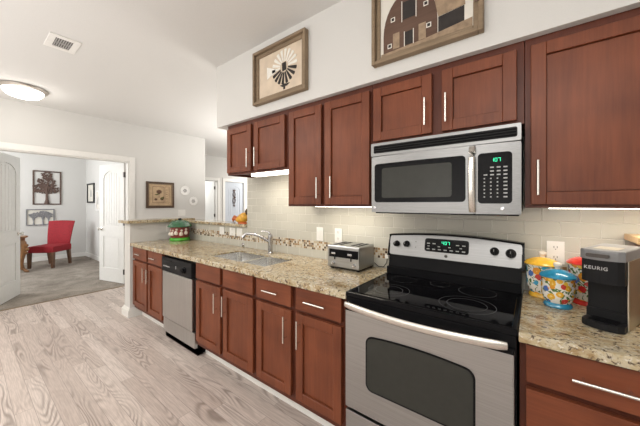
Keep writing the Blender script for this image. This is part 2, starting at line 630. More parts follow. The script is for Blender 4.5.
def tag(o, label, cat, group=None):
    o['label'] = label
    o['category'] = cat
    if group:
        o['group'] = group
    return o


def struct(name, bm, mat, parent=None):
    o = obj(name, bm, mat, parent)
    if parent is None:
        o['kind'] = 'structure'
    return o


def bx(*a, **k):
    return box(BM(), *a, **k)


# ------------------------------------------------------------------ setting
CZ = 2.765           # ceiling height
struct('floor', bx(-4.67, 3.2, -4.6, 5.0, -.05, 0), 'plank')
struct('floor_hall', bx(-6.44, -4.67, 1.22, 5.0, -.05, 0), 'plank')
struct('floor_carpet', bx(-8.82, -4.67, -2.9, .16, -.05, .004), 'carpet')
struct('ceiling', bx(-8.82, 3.2, -4.6, 5.0, CZ, CZ + .1), 'ceiling')
# tiled kitchen wall
struct('wall_back', bx(-1.672, 3.2, 0.006, .13, 0, CZ), 'wall')
b = BM()
box(b, -1.670, 3.2, -.002, .006, .914, .9845)
box(b, -1.670, 3.2, -.002, .006, 1.062, 1.80)
struct('wall_backsplash', b, 'tile')
struct('wall_mosaic', bx(-3.09, 3.2, -.004, .006, .9845, 1.062), 'mosaic')
# soffit over the cabinets
struct('wall_soffit', bx(-1.712, 3.2, -.345, .006, 2.155, CZ), 'wall')
# half walls with granite ledge
struct('wall_front', bx(-4.66, 3.3, -4.7, -4.6, 0, CZ), 'wall')
struct('wall_right', bx(3.2, 3.3, -4.6, 5.0, 0, CZ), 'wall')
struct('wall_dining', bx(-7.7, 3.3, 5.0, 5.1, 0, CZ), 'wall')
struct('wall_half_left', bx(-3.28, -3.10, -.655, .12, 0, 1.15), 'wall')
struct('wall_half_back', bx(-3.10, -1.672, .006, .12, 0, 1.135), 'wall')
b = BM()
box(b, -3.10, -1.672, -.002, .006, .914, .9845)
box(b, -3.10, -1.672, -.002, .006, 1.062, 1.135)
struct('wall_half_tile', b, 'tile')
# far wall with the double-door opening
b = BM()
box(b, -4.78, -4.66, -4.6, -1.75, 0, CZ)
box(b, -4.78, -4.66, -1.75, -.165, 2.11, CZ)
box(b, -4.78, -4.66, -.165, 1.22, 0, CZ)
struct('wall_left', b, 'wall')
struct('wall_room_back', bx(-8.82, -8.70, -2.9, .16, 0, CZ), 'wall')
struct('wall_room_right', bx(-8.70, -4.78, .13, .25, 0, CZ), 'wall')
struct('wall_room_left', bx(-8.70, -4.78, -3.02, -2.9, 0, CZ), 'wall')
# hall wall beyond the half wall, with two doorways
HX = -6.44
b = BM()
box(b, HX - .12, HX, 1.10, 2.02, 0, CZ)
box(b, HX - .12, HX, 2.02, 2.62, 2.08, CZ)
box(b, HX - .12, HX, 2.62, 2.86, 0, CZ)
box(b, HX - .12, HX, 2.86, 3.56, 2.08, CZ)
box(b, HX - .12, HX, 3.56, 5.0, 0, CZ)
struct('wall_hall', b, 'wall')
struct('wall_hall_left', bx(HX, -4.78, 1.10, 1.22, 0, CZ), 'wall')
struct('wall_hall_room', bx(HX - 1.3, HX - 1.2, 1.5, 4.6, 0, CZ), 'wall')

# casings
def casing(name, x, y0, y1, zt, w=.085, t=.018, depth=.12):
    b = BM()
    box(b, x, x + t, y1, y1 + w, 0, zt + w, .004)
    box(b, x, x + t, y0 - w, y0, 0, zt + w, .004)
    box(b, x, x + t, y0, y1, zt, zt + w, .004)
    box(b, x - depth, x, y1 - .015, y1, 0, zt)
    box(b, x - depth, x, y0, y0 + .015, 0, zt)
    box(b, x - depth, x, y0 + .015, y1 - .015, zt - .015, zt)
    return struct(name, b, 'white')


casing('trim_1', -4.66, -1.75, -.165, 2.11)
casing('trim_2', HX, 2.02, 2.62, 2.08, .07)
casing('trim_3', HX, 2.86, 3.56, 2.08, .075)
struct('trim_4', bx(-4.672, -4.655, -1.75, -.165, 0, .009, .003), 'frame_wood')

# baseboards
def bb(name, x0, x1, y0, y1):
    b = BM()
    box(b, x0, x1, y0, y1, 0, .11, .004)
    struct(name, b, 'white')


bb('baseboard_room_back', -8.70, -8.685, -2.9, .13)
bb('baseboard_room_right', -8.685, -4.80, .115, .13)
bb('baseboard_left', -4.66, -4.645, -.08, 1.22)
# moulded foot of the half wall
b = BM()
for e, z0, z1 in ((.026, 0, .085), (.018, .085, .10), (.010, .10, .115)):
    box(b, -3.28 - e, -3.10 + e, -.655 - e, .12 + e, z0, z1, .003)
struct('baseboard_half_wall', b, 'white')
b = BM()
prism(b, [(-.53, 0), (-.53, .03), (-.522, .042), (-.508, .045), (-.508, 0)], -3.072, -2.262, 'yz')
prism(b, [(-.53, 0), (-.53, .03), (-.522, .042), (-.508, .045), (-.508, 0)], -1.60, .012, 'yz')
struct('trim_5', b, 'white')

# ------------------------------------------------------------------ granite tops
GR = 'granite'


def slab(bm, x0, x1, y0, y1, z0, z1, bev=.008):
    box(bm, x0, x1, y0, y1, z0, z1, bev, 2)


b = BM()
SX0, SX1, SY0, SY1 = -1.56, -.80, -.515, -.185
me_top = [(-3.098, -.655), (.012, -.655), (.012, -.006), (-3.098, -.006)]
xs = [-3.098, SX0, SX1, .012]
ys = [-.655, SY0, SY1, -.006]
grid = {}
for zi, z in enumerate((.876, .914)):
    for i, x in enumerate(xs):
        for j, y in enumerate(ys):
            grid[(i, j, zi)] = b.verts.new((x, y, z))
for i in range(3):
    for j in range(3):
        if (i, j) == (1, 1):
            continue
        for zi in (0, 1):
            b.faces.new([grid[(i, j, zi)], grid[(i + 1, j, zi)], grid[(i + 1, j + 1, zi)], grid[(i, j + 1, zi)]])
for i in range(3):
    b.faces.new([grid[(i, 0, 0)], grid[(i + 1, 0, 0)], grid[(i + 1, 0, 1)], grid[(i, 0, 1)]])
    b.faces.new([grid[(i, 3, 0)], grid[(i + 1, 3, 0)], grid[(i + 1, 3, 1)], grid[(i, 3, 1)]])
    b.faces.new([grid[(0, i, 0)], grid[(0, i + 1, 0)], grid[(0, i + 1, 1)], grid[(0, i, 1)]])
    b.faces.new([grid[(3, i, 0)], grid[(3, i + 1, 0)], grid[(3, i + 1, 1)], grid[(3, i, 1)]])
for (a, c) in (((1, 1), (2, 1)), ((2, 1), (2, 2)), ((2, 2), (1, 2)), ((1, 2), (1, 1))):
    b.faces.new([grid[(*a, 0)], grid[(*c, 0)], grid[(*c, 1)], grid[(*a, 1)]])
bmesh.ops.recalc_face_normals(b, faces=b.faces)
ed = [e for e in b.edges if all(abs(v.co.z - .914) < 1e-4 for v in e.verts) and all(abs(v.co.y + .655) < 1e-4 for v in e.verts)]
bmesh.ops.bevel(b, geom=ed, offset=.008, segments=3, profile=.5, affect='EDGES')
o = obj('countertop', b, GR)
tag(base_at(o, (-1.5, -.33, .876)), 'long granite countertop with the undermount sink cut out, left of the stove', 'countertop')
o = obj('countertop', bx(.768, 2.3, -.655, -.006, .876, .914, .007), GR)
tag(base_at(o, (1.2, -.33, .876)), 'granite countertop right of the stove, under the canisters and coffee maker', 'countertop')
o = obj('bar_ledge', bx(-3.37, -3.045, -.70, .14, 1.15, 1.187, .006), GR)
tag(base_at(o, (-3.2, -.3, 1.15)), 'granite ledge capping the short half wall at the far left counter end', 'ledge')
o = obj('bar_ledge', bx(-3.045, -1.674, -.035, .20, 1.135, 1.167, .006), GR)
tag(base_at(o, (-2.4, 0.05, 1.135)), 'granite ledge capping the half wall behind the sink, below the hall view', 'ledge')

# ------------------------------------------------------------------ cabinets
def shaker(x0, x1, z0, z1, yf, th=.022, fr=.056, rec=.014):
    """five-piece door with a recessed panel"""
    b = BM()
    box(b, x0, x0 + fr, yf, yf + th, z0, z1, .0025, 1)
    box(b, x1 - fr, x1, yf, yf + th, z0, z1, .0025, 1)
    box(b, x0 + fr, x1 - fr, yf, yf + th, z0, z0 + fr, .0015, 1)
    box(b, x0 + fr, x1 - fr, yf, yf + th, z1 - fr, z1, .0015, 1)
    g = .0024
    box(b, x0 + fr + g, x1 - fr - g, yf + rec, yf + th + .002, z0 + fr + g, z1 - fr - g)
    return b


def vhandle(x, z0, z1, yf, parent):
    b = BM()
    y = yf - .032
    cyl(b, (x, y, z0), (x, y, z1), .0058, 12)
    L = z1 - z0
    for z in (z0 + L * .18, z1 - L * .18):
        cyl(b, (x, y, z), (x, yf + .001, z), .0045, 8)
    obj('handle', b, 'nickel', parent, 'brushed nickel bar handle')


def hhandle(x0, x1, z, yf, parent):
    b = BM()
    y = yf - .032
    cyl(b, (x0, y, z), (x1, y, z), .0058, 12)
    L = x1 - x0
    for x in (x0 + L * .18, x1 - L * .18):
        cyl(b, (x, y, z), (x, yf + .001, z), .0045, 8)
    obj('handle', b, 'nickel', parent, 'brushed nickel bar handle')


YB = -.632


def base_cab(name, label, x0, x1, group):
    t = thing(name, label, 'cabinet', ((x0 + x1) / 2, -.3, 0), group=group)
    b = BM()
    box(b, x0, x1, -.608, -.02, .115, .872, .001, 1)
    o = obj('body', b, 'cherry_dark', t)
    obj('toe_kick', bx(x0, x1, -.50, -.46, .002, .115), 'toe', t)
    return t


def door(t, x0, x1, z0, z1, yf, hx=None, hz=None):
    d = obj('door', shaker(x0, x1, z0, z1, yf), 'cherry_z', t)
    if hx is not None:
        vhandle(hx, hz[0], hz[1], yf, d)
    return d


def drawer(t, name, x0, x1, z0, z1, yf, hx=None, hz=None):
    d = obj(name, bx(x0, x1, yf, yf + .022, z0, z1, .004, 2), 'cherry_x', t)
    if hx is not None:
        hhandle(hx[0], hx[1], hz, yf, d)
    return d


ZT, ZD, ZK, ZB = .8665, .727, .703, .16
GB = 'base cabinets'
t = base_cab('base_cabinet', 'narrow cherry base cabinet at the far left end, between half wall and dishwasher', -3.094, -2.262, GB)
drawer(t, 'drawer', -3.075, -2.670, ZD, ZT, YB, (-2.93, -2.79), .795)
drawer(t, 'drawer', -2.628, -2.275, ZD, ZT, YB, (-2.52, -2.38), .795)
door(t, -3.075, -2.670, ZB, ZK, YB, -2.695, (.50, .66))
door(t, -2.628, -2.275, ZB, ZK, YB, -2.590, (.50, .66))
t = base_cab('sink_cabinet', 'cherry sink base cabinet with two plain false drawer fronts, right of the dishwasher', -1.606, -.772, GB)
bpy.data.objects.remove(t.children[0])
b = BM()
box(b, -1.606, -1.596, -.608, -.02, .115, .872)
box(b, -.792, -.772, -.608, -.02, .115, .872)
box(b, -1.596, -.792, -.608, -.585, .115, .872)
box(b, -1.596, -.792, -.585, -.02, .115, .135)
obj('body', b, 'cherry_dark', t)
drawer(t, 'false_drawer_front', -1.5846, -1.2052, ZD, ZT, YB)
drawer(t, 'false_drawer_front', -1.1668, -.7931, ZD, ZT, YB)
door(t, -1.5846, -1.2052, ZB, ZK, YB, -1.247, (.50, .66))
door(t, -1.1668, -.7931, ZB, ZK, YB, -1.130, (.50, .66))
t = base_cab('base_cabinet', 'cherry base cabinet with two handled drawers over two doors, left of the stove', -.770, .010, GB)
drawer(t, 'drawer', -.7528, -.4146, ZD, ZT, YB, (-.657, -.510), .797)
drawer(t, 'drawer', -.372, -.0307, ZD, ZT, YB, (-.281, -.125), .797)
door(t, -.7528, -.4146, ZB, ZK, YB, -.452, (.50, .67))
door(t, -.372, -.0307, ZB, ZK, YB, -.336, (.50, .67))
t = base_cab('drawer_cabinet', 'cherry drawer cabinet right of the stove under the coffee maker', .770, 1.225, GB)
drawer(t, 'drawer', .790, 1.205, ZD, ZT, YB, (.915, 1.085), .797)
drawer(t, 'drawer', .790, 1.205, .445, ZK, YB, (.915, 1.085), .575)
drawer(t, 'drawer', .790, 1.205, ZB, .42, YB, (.915, 1.085), .29)

YU = -.3286
GU = 'wall cabinets'


def wall_cab(label, x0, x1, z0):
    t = thing('wall_cabinet', label, 'cabinet', ((x0 + x1) / 2, -.15, z0), group=GU)
    b = BM()
    box(b, x0, x1, -.305, -.004, z0 + .020, 2.1545, .001, 1)
    box(b, x0, x1, -.305, -.285, z0, z0 + .020)
    box(b, x0, x0 + .015, -.285, -.004, z0, z0 + .020)
    box(b, x1 - .015, x1, -.285, -.004, z0, z0 + .020)
    obj('body', b, 'cherry_dark', t)
    return t


UT = 2.113
t = wall_cab('short cherry wall cabinet over the sink, leftmost of the wall cabinets', -1.578, -.752, 1.668)
door(t, -1.5639, -1.2016, 1.688, UT, YU, -1.218, (1.72, 1.885))
door(t, -1.1574, -.7744, 1.688, UT, YU, -1.112, (1.72, 1.885))
t = wall_cab('tall two-door cherry wall cabinet left of the microwave', -.750, -.004, 1.370)
door(t, -.7276, -.4035, 1.386, UT, YU, -.421, (1.430, 1.580))
door(t, -.3728, -.0155, 1.386, UT, YU, -.300, (1.430, 1.580))
t = wall_cab('short cherry wall cabinet directly above the microwave', -.002, .779, 1.765)
door(t, .0100, .3673, 1.782, UT, YU, .337, (1.823, 1.975))
door(t, .4188, .7509, 1.782, UT, YU, .445, (1.823, 1.975))
t = wall_cab('tall cherry wall cabinet right of the microwave, over the coffee maker', .781, 1.75, 1.370)
door(t, .8029, 1.262, 1.386, UT, YU, .829, (1.428, 1.583))
door(t, 1.29, 1.735, 1.386, UT, YU, 1.32, (1.428, 1.583))

# under cabinet lights
def strip(label, x0, x1, z, y0, y1, en, drop):
    t = thing('undercabinet_light', label, 'light', ((x0 + x1) / 2, (y0 + y1) / 2, z), group='under-cabinet lights')
    obj('housing', bx(x0 - .012, x1 + .012, y0 - .006, y1 + .006, z + .012, z + .0195, .002), 'white_plastic', t)
    obj('diffuser', bx(x0, x1, y0, y1, z - drop, z + .012, .003), 'light_strip', t)
    a = area('undercabinet_lamp', ((x0 + x1) / 2, (y0 + y1) / 2, z - drop - .004), (0, 0, 0), x1 - x0, y1 - y0, en, (1, .90, .74))


strip('glowing under-cabinet light below the short cabinet over the sink', -1.25, -.775, 1.668, -.280, -.215, 1.4, .024)
strip('glowing slim light below the tall wall cabinet left of the microwave', -.56, -.05, 1.370, -.20, -.15, .8, .004)
strip('glowing slim light below the tall wall cabinet over the coffee maker', .87, 1.60, 1.370, -.26, -.20, 1.1, .004)

# ------------------------------------------------------------------ dishwasher
t = thing('dishwasher', 'stainless steel dishwasher with black control strip between cherry cabinets', 'dishwasher', (-1.94, -.3, 0))
obj('tub', bx(-2.258, -1.612, -.60, -.03, .01, .870), 'black_matte', t)
obj('door_panel', bx(-2.243, -1.640, -.638, -.60, .225, .700, .006), 'steel_z', t, 'brushed steel door')
b = BM()
box(b, -2.243, -1.640, -.645, -.60, .706, .846, .008)
cp = obj('control_panel', b, 'black_matte', t, 'black control strip')
obj('vent_slot', bx(-2.19, -2.02, -.648, -.644, .815, .830, .001), 'slot_dark', cp)
b = BM()
lathe(b, [(.030, 0), (.030, -.006), (.022, -.012), (.022, -.026), (.018, -.028)], (-1.765, -.645, .770), 24, 'y')
obj('dial', b, 'black', cp, 'round black dial')
for i in range(5):
    obj('button', bx(-2.20 + i * .028, -2.182 + i * .028, -.6465, -.6445, .752, .764), 'key_print', cp)
obj('indicator', bx(-1.94, -1.93, -.6465, -.6445, .755, .785), 'key_print', cp)
obj('kick_panel', bx(-2.243, -1.612, -.628, -.60, .075, .215, .004), 'steel_z', t)
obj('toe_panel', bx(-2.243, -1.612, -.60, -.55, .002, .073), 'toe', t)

# ------------------------------------------------------------------ range
RX0, RX1 = .016, .762
t = thing('stove', 'stainless steel and black glass-top electric stove with oven', 'stove', (.389, -.33, 0))
obj('body', bx(RX0, RX1, -.628, -.025, .01, .893, .003), 'black', t)
ct = obj('cooktop', bx(RX0 - .006, RX1 + .004, -.650, -.10, .893, .9165, .005), 'black', t)
gl = obj('glass', bx(RX0 + .012, RX1 - .014, -.628, -.115, .9165, .9185, .0008, 1), 'black_glass', ct)


def ringmesh(bm, cx, cy, r, z, w=.0028, n=56):
    a = [bm.verts.new((cx + (r - w) * math.cos(2 * PI * k / n), cy + (r - w) * math.sin(2 * PI * k / n), z)) for k in range(n)]
    c = [bm.verts.new((cx + r * math.cos(2 * PI * k / n), cy + r * math.sin(2 * PI * k / n), z)) for k in range(n)]
    for k in range(n):
        bm.faces.new((a[k], c[k], c[(k + 1) % n], a[(k + 1) % n]))


for cx, cy, rr in ((.175, -.235, (.075,)), (.185, -.485, (.11, .075)), (.575, -.235, (.09,)), (.565, -.475, (.12, .085)), (.38, -.205, (.055,))):
    bm_ = BM()
    for r in rr:
        ringmesh(bm_, cx, cy, r, .9190)
    obj('burner_ring', bm_, 'ring_grey', gl)
obj('front_panel', bx(RX0, RX1, -.652, -.628, .845, .892, .004), 'black', t)
b = BM()
box(b, RX0 + .004, RX1 - .006, -.668, -.630, .318, .842, .006)
od = obj('oven_door', b, 'steel', t, 'brushed steel oven door')
obj('door_cap', bx(RX0 + .004, RX1 - .006, -.6685, -.630, .826, .848, .003), 'black', od)
zt_ = lambda x: .722 + .016 * (1 - ((x - .385) / .25) ** 2)
b = curved(BM(), .142, .630, .450, .72, .035, lambda x, z: -.6705, .004, 30, ztop=zt_)
obj('window_frame', b, 'black', od)
b = curved(BM(), .150, .622, .458, .712, .030, lambda x, z: -.6715, .003, 30, ztop=lambda x: zt_(x) - .008)
wn_ = obj('oven_window', b, 'smoke_glass', od, 'smoked glass oven window')
b = BM()
pts = []
for i in range(25):
    f = i / 24
    x = .030 + f * (.735 - .030)
    pts.append((x, -.684 - .030 * math.sin(PI * f) ** .7, .862 - .008 * math.sin(PI * f)))
tube(b, pts, [.0125 if 0 < i < 24 else .010 for i in range(25)], 14, flat=(.8, 1.45))
for x in (.040, .725):
    box(b, x - .012, x + .012, -.688, -.655, .848, .872, .003)
obj('oven_handle', b, 'nickel', od, 'long bowed steel handle')
b = BM()
box(b, RX0 + .004, RX1 - .006, -.664, -.630, .07, .300, .006)
obj('storage_drawer', b, 'steel', t)
obj('base', bx(RX0 + .01, RX1 - .01, -.61, -.05, .0, .02), 'slot_dark', t)
# backguard
yb = lambda x, z: -.125 + (z - .93) * .22
topc = lambda x: 1.172 + .022 * (1 - ((x - .389) / .38) ** 2)
b = curved(BM(), RX0 + .008, RX1 + .002, .9165, 1.18, 0, lambda x, z: -.128 + (z - .93) * .24, .06, 24, ztop=lambda x: topc(x) - .004)
bg = obj('backguard', b, 'black', t)
obj('lower_ledge', bx(RX0 + .006, RX1 + .002, -.148, -.09, .9185, .968, .006, 3), 'black', bg)
b = curved(BM(), RX0 + .006, RX1 + .004, 1.045, 1.18, .016, lambda x, z: -.134 + (z - .93) * .24, .02, 24, ztop=lambda x: topc(x) - .002)
cpn = obj('control_panel', b, 'steel_dimmed', bg, 'steel control panel')
b = curved(BM(), RX0 - .002, RX1 + .010, 1.17, 1.19, .004, lambda x, z: -.083, .055, 24, ztop=lambda x: topc(x) + .006, zbot=lambda x: topc(x) - .004)
obj('top_cap', b, 'black', bg)
for x0, x1 in ((RX0 - .004, RX0 + .008), (RX1 + .002, RX1 + .014)):
    b = BM()
    prism(b, [(-.115, 1.035), (-.07, 1.178), (-.03, 1.178), (-.03, 1.035)], x0, x1, 'yz')
    obj('side_cap', b, 'black', bg)
b = curved(BM(), .258, .512, 1.087, 1.168, .014, lambda x, z: -.1365 + (z - .93) * .24, .006, 16)
dp = obj('display', b, 'black_glass', cpn, 'black display panel')
ydp = lambda z: -.1378 + (z - .93) * .24


def seg7(bm, x, z, s, digit, yy, th=.0008):
    segs = {'a': (0, 1, 1, 1), 'b': (1, .5, 1, 1), 'c': (1, 0, 1, .5), 'd': (0, 0, 1, 0), 'e': (0, 0, 0, .5), 'f': (0, .5, 0, 1), 'g': (0, .5, 1, .5)}
    on = {'0': 'abcdef', '1': 'bc', '2': 'abged', '3': 'abgcd', '4': 'fgbc', '5': 'afgcd', '7': 'abc', '8': 'abcdefg', '9': 'abcdfg'}[digit]
    w, h, t = s * .55, s, s * .10
    for c in on:
        u0, v0, u1, v1 = segs[c]
        box(bm, x + min(u0, u1) * w - t / 2, x + max(u0, u1) * w + t / 2, yy - th, yy, z + min(v0, v1) * h - t / 2, z + max(v0, v1) * h + t / 2)


b = BM()
for i, dgt in enumerate('407'):
    seg7(b, .362 + i * .017, 1.136, .017, dgt, ydp(1.142))
obj('digits', b, 'green_led', dp, 'green lit digits')
b = BM()
for r in range(2):
    for i in range(7):
        x = .272 + i * .034
        if r == 1 and 2 <= i <= 4:
            continue
        zz = 1.100 + r * .034
        box(b, x, x + .018, ydp(zz) - .0006, ydp(zz), zz, zz + .006)
for i in range(4):
    zz = 1.118
    x = .276 + i * .062
    box(b, x, x + .014, ydp(zz) - .0006, ydp(zz), zz, zz + .005)
obj('key_marks', b, 'key_print', dp)


def knob(x, z, r, par):
    b = BM()
    y0 = -.134 + (z - .93) * .24
    lathe(b, [(r * 1.12, .004), (r * 1.12, -.004), (r, -.008), (r * .92, -.026), (r * .80, -.030)], (x, y0, z), 28, 'y')
    box(b, x - r * .22, x + r * .22, y0 - .040, y0 - .024, z - r * .85, z + r * .85, .003)
    kb = obj('knob', b, 'black_matte', par, 'black knob')
    obj('pointer', bx(x - .0012, x + .0012, y0 - .0408, y0 - .0398, z + r * .15, z + r * .8), 'key_print', kb, 'pale pointer line')


for x, z, r in ((.072, 1.118, .018), (.140, 1.122, .018), (.640, 1.122, .020), (.716, 1.118, .022)):
    knob(x, z, r, cpn)
for x, z in ((.20, 1.14), (.20, 1.105)):
    obj('indicator', cyl(BM(), (x, -.134 + (z - .93) * .24 - .003, z), (x, -.134 + (z - .93) * .24, z), .003, 8), 'dark_metal', cpn)
b = BM()
lathe(b, [(.009, 0), (.009, -.003), (.006, -.004)], (.388, -.134 + (1.068 - .93) * .24, 1.068), 20, 'y')
obj('badge', b, 'dark_metal', cpn)

# ------------------------------------------------------------------ microwave
t = thing('microwave', 'stainless steel over-the-range microwave with bowed vertical handle', 'microwave', (.40, -.2, 1.34))
obj('body', bx(.036, .768, -.365, -.004, 1.352, 1.748, .002), 'dark_metal', t)
fy = lambda x, z: -.392 - .022 * (1 - ((x - .402) / .367) ** 2)
MT = 1.750
b = curved(BM(), .034, .770, 1.674, MT, .003, lambda x, z: -.400, .036, 24)
vg = obj('vent_panel', b, 'steel_dimmed', t)
b = BM()
prism(b, rrect(.052, .756, 1.690, 1.735, .008), -.4015, -.399)
obj('vent_recess', b, 'slot_dark', vg)
b = BM()
for i in range(3):
    z = 1.696 + i * .013
    box(b, .056, .752, -.405, -.4005, z, z + .006, .0015, 1)
obj('vent_slats', b, 'black', vg)
b = curved(BM(), .034, .588, 1.340, 1.670, .004, fy, .03, 28)
md = obj('door', b, 'steel_dimmed', t, 'brushed steel door')
b = curved(BM(), .055, .550, 1.398, 1.626, .018, lambda x, z: fy(x, z) - .0015, .004, 28)
mw = obj('window_border', b, 'black_glass', md)
b = curved(BM(), .105, .488, 1.424, 1.598, .012, lambda x, z: fy(x, z) - .0025, .003, 24)
obj('window', b, 'smoke_glass', mw, 'smoked glass window')
b = BM()
pts = [(.580, -.415 - .030 * math.sin(PI * i / 12) ** .6, 1.352 + (1.660 - 1.352) * i / 12) for i in range(13)]
tube(b, pts, .0145, 16, flat=(1.05, .7))
for z in (1.362, 1.650):
    box(b, .572, .588, -.412, -.395, z - .010, z + .010, .003)
obj('door_handle', b, 'nickel', md, 'bowed steel handle')
b = curved(BM(), .590, .770, 1.340, 1.670, .004, fy, .03, 14)
mp_ = obj('control_side', b, 'steel_dimmed', t)
b = curved(BM(), .602, .737, 1.390, 1.628, .016, lambda x, z: fy(x, z) - .0015, .004, 14)
kp = obj('keypad', b, 'black_glass', mp_, 'black keypad')
fk = lambda x: fy(x, 0) - .0022
b = BM()
for i, dgt in enumerate('407'):
    seg7(b, .658 + i * .013, 1.586, .015, dgt, fk(.68))
obj('digits', b, 'green_led', kp, 'green lit digits')
b = BM()
for r in range(9):
    z = 1.556 - r * .0172
    n = 4
    for i in range(n):
        if r in (0, 1) and i in (0,):
            continue
        x = .626 + i * .026
        wd = .006 if (r >= 3 and i < 3) else .015
        box(b, x, x + wd, fk(x + .01) - .0006, fk(x + .01), z, z + .006)
obj('key_marks', b, 'key_print', kp)
b = BM()
lathe(b, [(.009, 0), (.009, -.003), (.006, -.004)], (.058, fy(.058, 0), 1.366), 20, 'y')
obj('badge', b, 'chrome', t)
b = BM()
lathe(b, [(.009, 0), (.009, -.003), (.006, -.004)], (.700, fy(.70, 0), 1.366), 20, 'y')
obj('badge', b, 'chrome', t)
obj('underside', bx(.045, .76, -.36, -.03, 1.332, 1.352, .003), 'black_matte', t)

# ------------------------------------------------------------------ sink and faucet
t = thing('sink', 'stainless steel double-bowl sink set under the granite countertop', 'sink', (-1.18, -.35, .70))


def bowl(x0, x1, y0, y1, z0, z1):
    b = BM()
    r = .045
    lev = [(rrect(x0, x1, y0, y1, r), z1), (rrect(x0 + .008, x1 - .008, y0 + .008, y1 - .008, r), z0 + .03), (rrect(x0 + .03, x1 - .03, y0 + .03, y1 - .03, r * .8), z0)]
    R = [[b.verts.new((p[0], p[1], z)) for p in pts] for pts, z in lev]
    for i in range(2):
        n = len(R[i])
        for k in range(n):
            f = b.faces.new((R[i][k], R[i][(k + 1) % n], R[i + 1][(k + 1) % n], R[i + 1][k]))
            f.smooth = True
    b.faces.new(R[-1])
    # thin outer flange
    O = [b.verts.new((p[0], p[1], z1)) for p in rrect(x0 - .0065, x1 + .0065, y0 - .0055, y1 + .0055, r * .6)]
    n = len(O)
    for k in range(n):
        b.faces.new((O[k], O[(k + 1) % n], R[0][(k + 1) % n], R[0][k]))
    bmesh.ops.recalc_face_normals(b, faces=b.faces)
    return b


for x0, x1 in ((-1.552, -1.135), (-1.105, -.808)):
    bw = obj('bowl', bowl(x0, x1, -.508, -.192, .715, .9035), 'sink_steel', t)
    b = BM()
    lathe(b, [(.045, .716), (.042, .720), (.03, .7165), (.0, .7165)][:3], ((x0 + x1) / 2, -.34, 0), 24)
    obj('drain', b, 'chrome', bw)
obj('divider', bx(-1.1348, -1.1052, -.505, -.195, .84, .905, .008, 3), 'sink_steel', t)
t = thing('faucet', 'chrome single-lever kitchen faucet behind the double sink', 'faucet', (-1.185, -.105, .914))
b = BM()
lathe(b, [(.030, .9145), (.030, .922), (.023, .930), (.021, 1.06), (.023, 1.075), (.020, 1.095), (.008, 1.105)], (-1.185, -.105, 0), 28)
fb = obj('body', b, 'chrome', t)
b = BM()
P0 = Vector((-1.19, -.115, 1.045))
pts = []
for i in range(13):
    f = i / 12
    pts.append((-1.19 - .17 * f, -.115 - .16 * f, 1.030 + .075 * math.sin(f * PI * .62) + .0 * f))
tube(b, pts, [.015 - .003 * (i / 12) for i in range(13)], 14)
e = Vector(pts[-1])
cyl(b, e + Vector((.01, .01, .004)), e + Vector((-.012, -.012, -.030)), .014, 14, .016)
obj('spout', b, 'chrome', fb)
b = BM()
tube(b, [(-1.185, -.105, 1.095), (-1.20, -.11, 1.118), (-1.235, -.125, 1.128), (-1.275, -.14, 1.124)], [.009, .008, .007, .006], 10)
obj('lever', b, 'chrome', fb)
o = obj('wall_button', lathe(BM(), [(.022, 0), (.022, -.006), (.016, -.012), (.010, -.012)], (-1.742, -.003, .937), 24, 'y'), 'chrome')
tag(base_at(o, (-1.742, -.003, .937)), 'small round chrome button on the tile left of the faucet', 'button')

# ------------------------------------------------------------------ toaster
t = thing('toaster', 'chrome and black four-slice toaster on the granite counter beside the stove', 'toaster', (-.262, -.135, .914))
b = BM()
box(b, -.403, -.133, -.250, -.022, .928, 1.088, .016, 4)
bd = obj('body', b, 'steel', t, 'brushed steel toaster shell')
for x in (-.37, -.155):
    for y in (-.225, -.045):
        obj('foot', lathe(BM(), [(.012, .9145), (.012, .929)], (x, y, 0), 12), 'black_matte', t)
obj('base', bx(-.388, -.137, -.243, -.030, .922, .934, .003), 'black_matte', t)
fp = obj('front_band', bx(-.385, -.140, -.2535, -.245, 1.003, 1.060, .003), 'black', t, 'glossy black band')
for xc in (-.335, -.198):
    lv = obj('lever', bx(xc - .018, xc + .018, -.272, -.253, 1.026, 1.040, .004), 'chrome', fp)
    obj('lever_track', bx(xc - .004, xc + .004, -.2545, -.250, .985, 1.045), 'slot_dark', fp)
    b = BM()
    lathe(b, [(.012, 0), (.012, -.012), (.009, -.016)], (xc - .012 if xc < -.3 else xc + .025, -.250, .958), 20, 'y')
    obj('knob', b, 'chrome', t)
for xc in (-.335, -.190):
    for dx in (-.022, .022):
        obj('slot', bx(xc + dx - .012, xc + dx + .012, -.215, -.055, 1.0865, 1.0895), 'slot_dark', t)
# toaster cord
b = BM()
tube(b, [(-.13, -.03, .95), (-.10, -.022, .925), (-.06, -.02, .925), (-.035, -.02, .96), (-.03, -.018, 1.00)], .003, 8)
t = thing('power_cord', 'cord and plug on the tile between the toaster and stove', 'cord', (-.03, -.012, 1.0))
obj('cable', b, 'black_matte', t)
obj('plug', bx(-.043, -.017, -.032, -.010, .992, 1.018, .004), 'white_plastic', t)

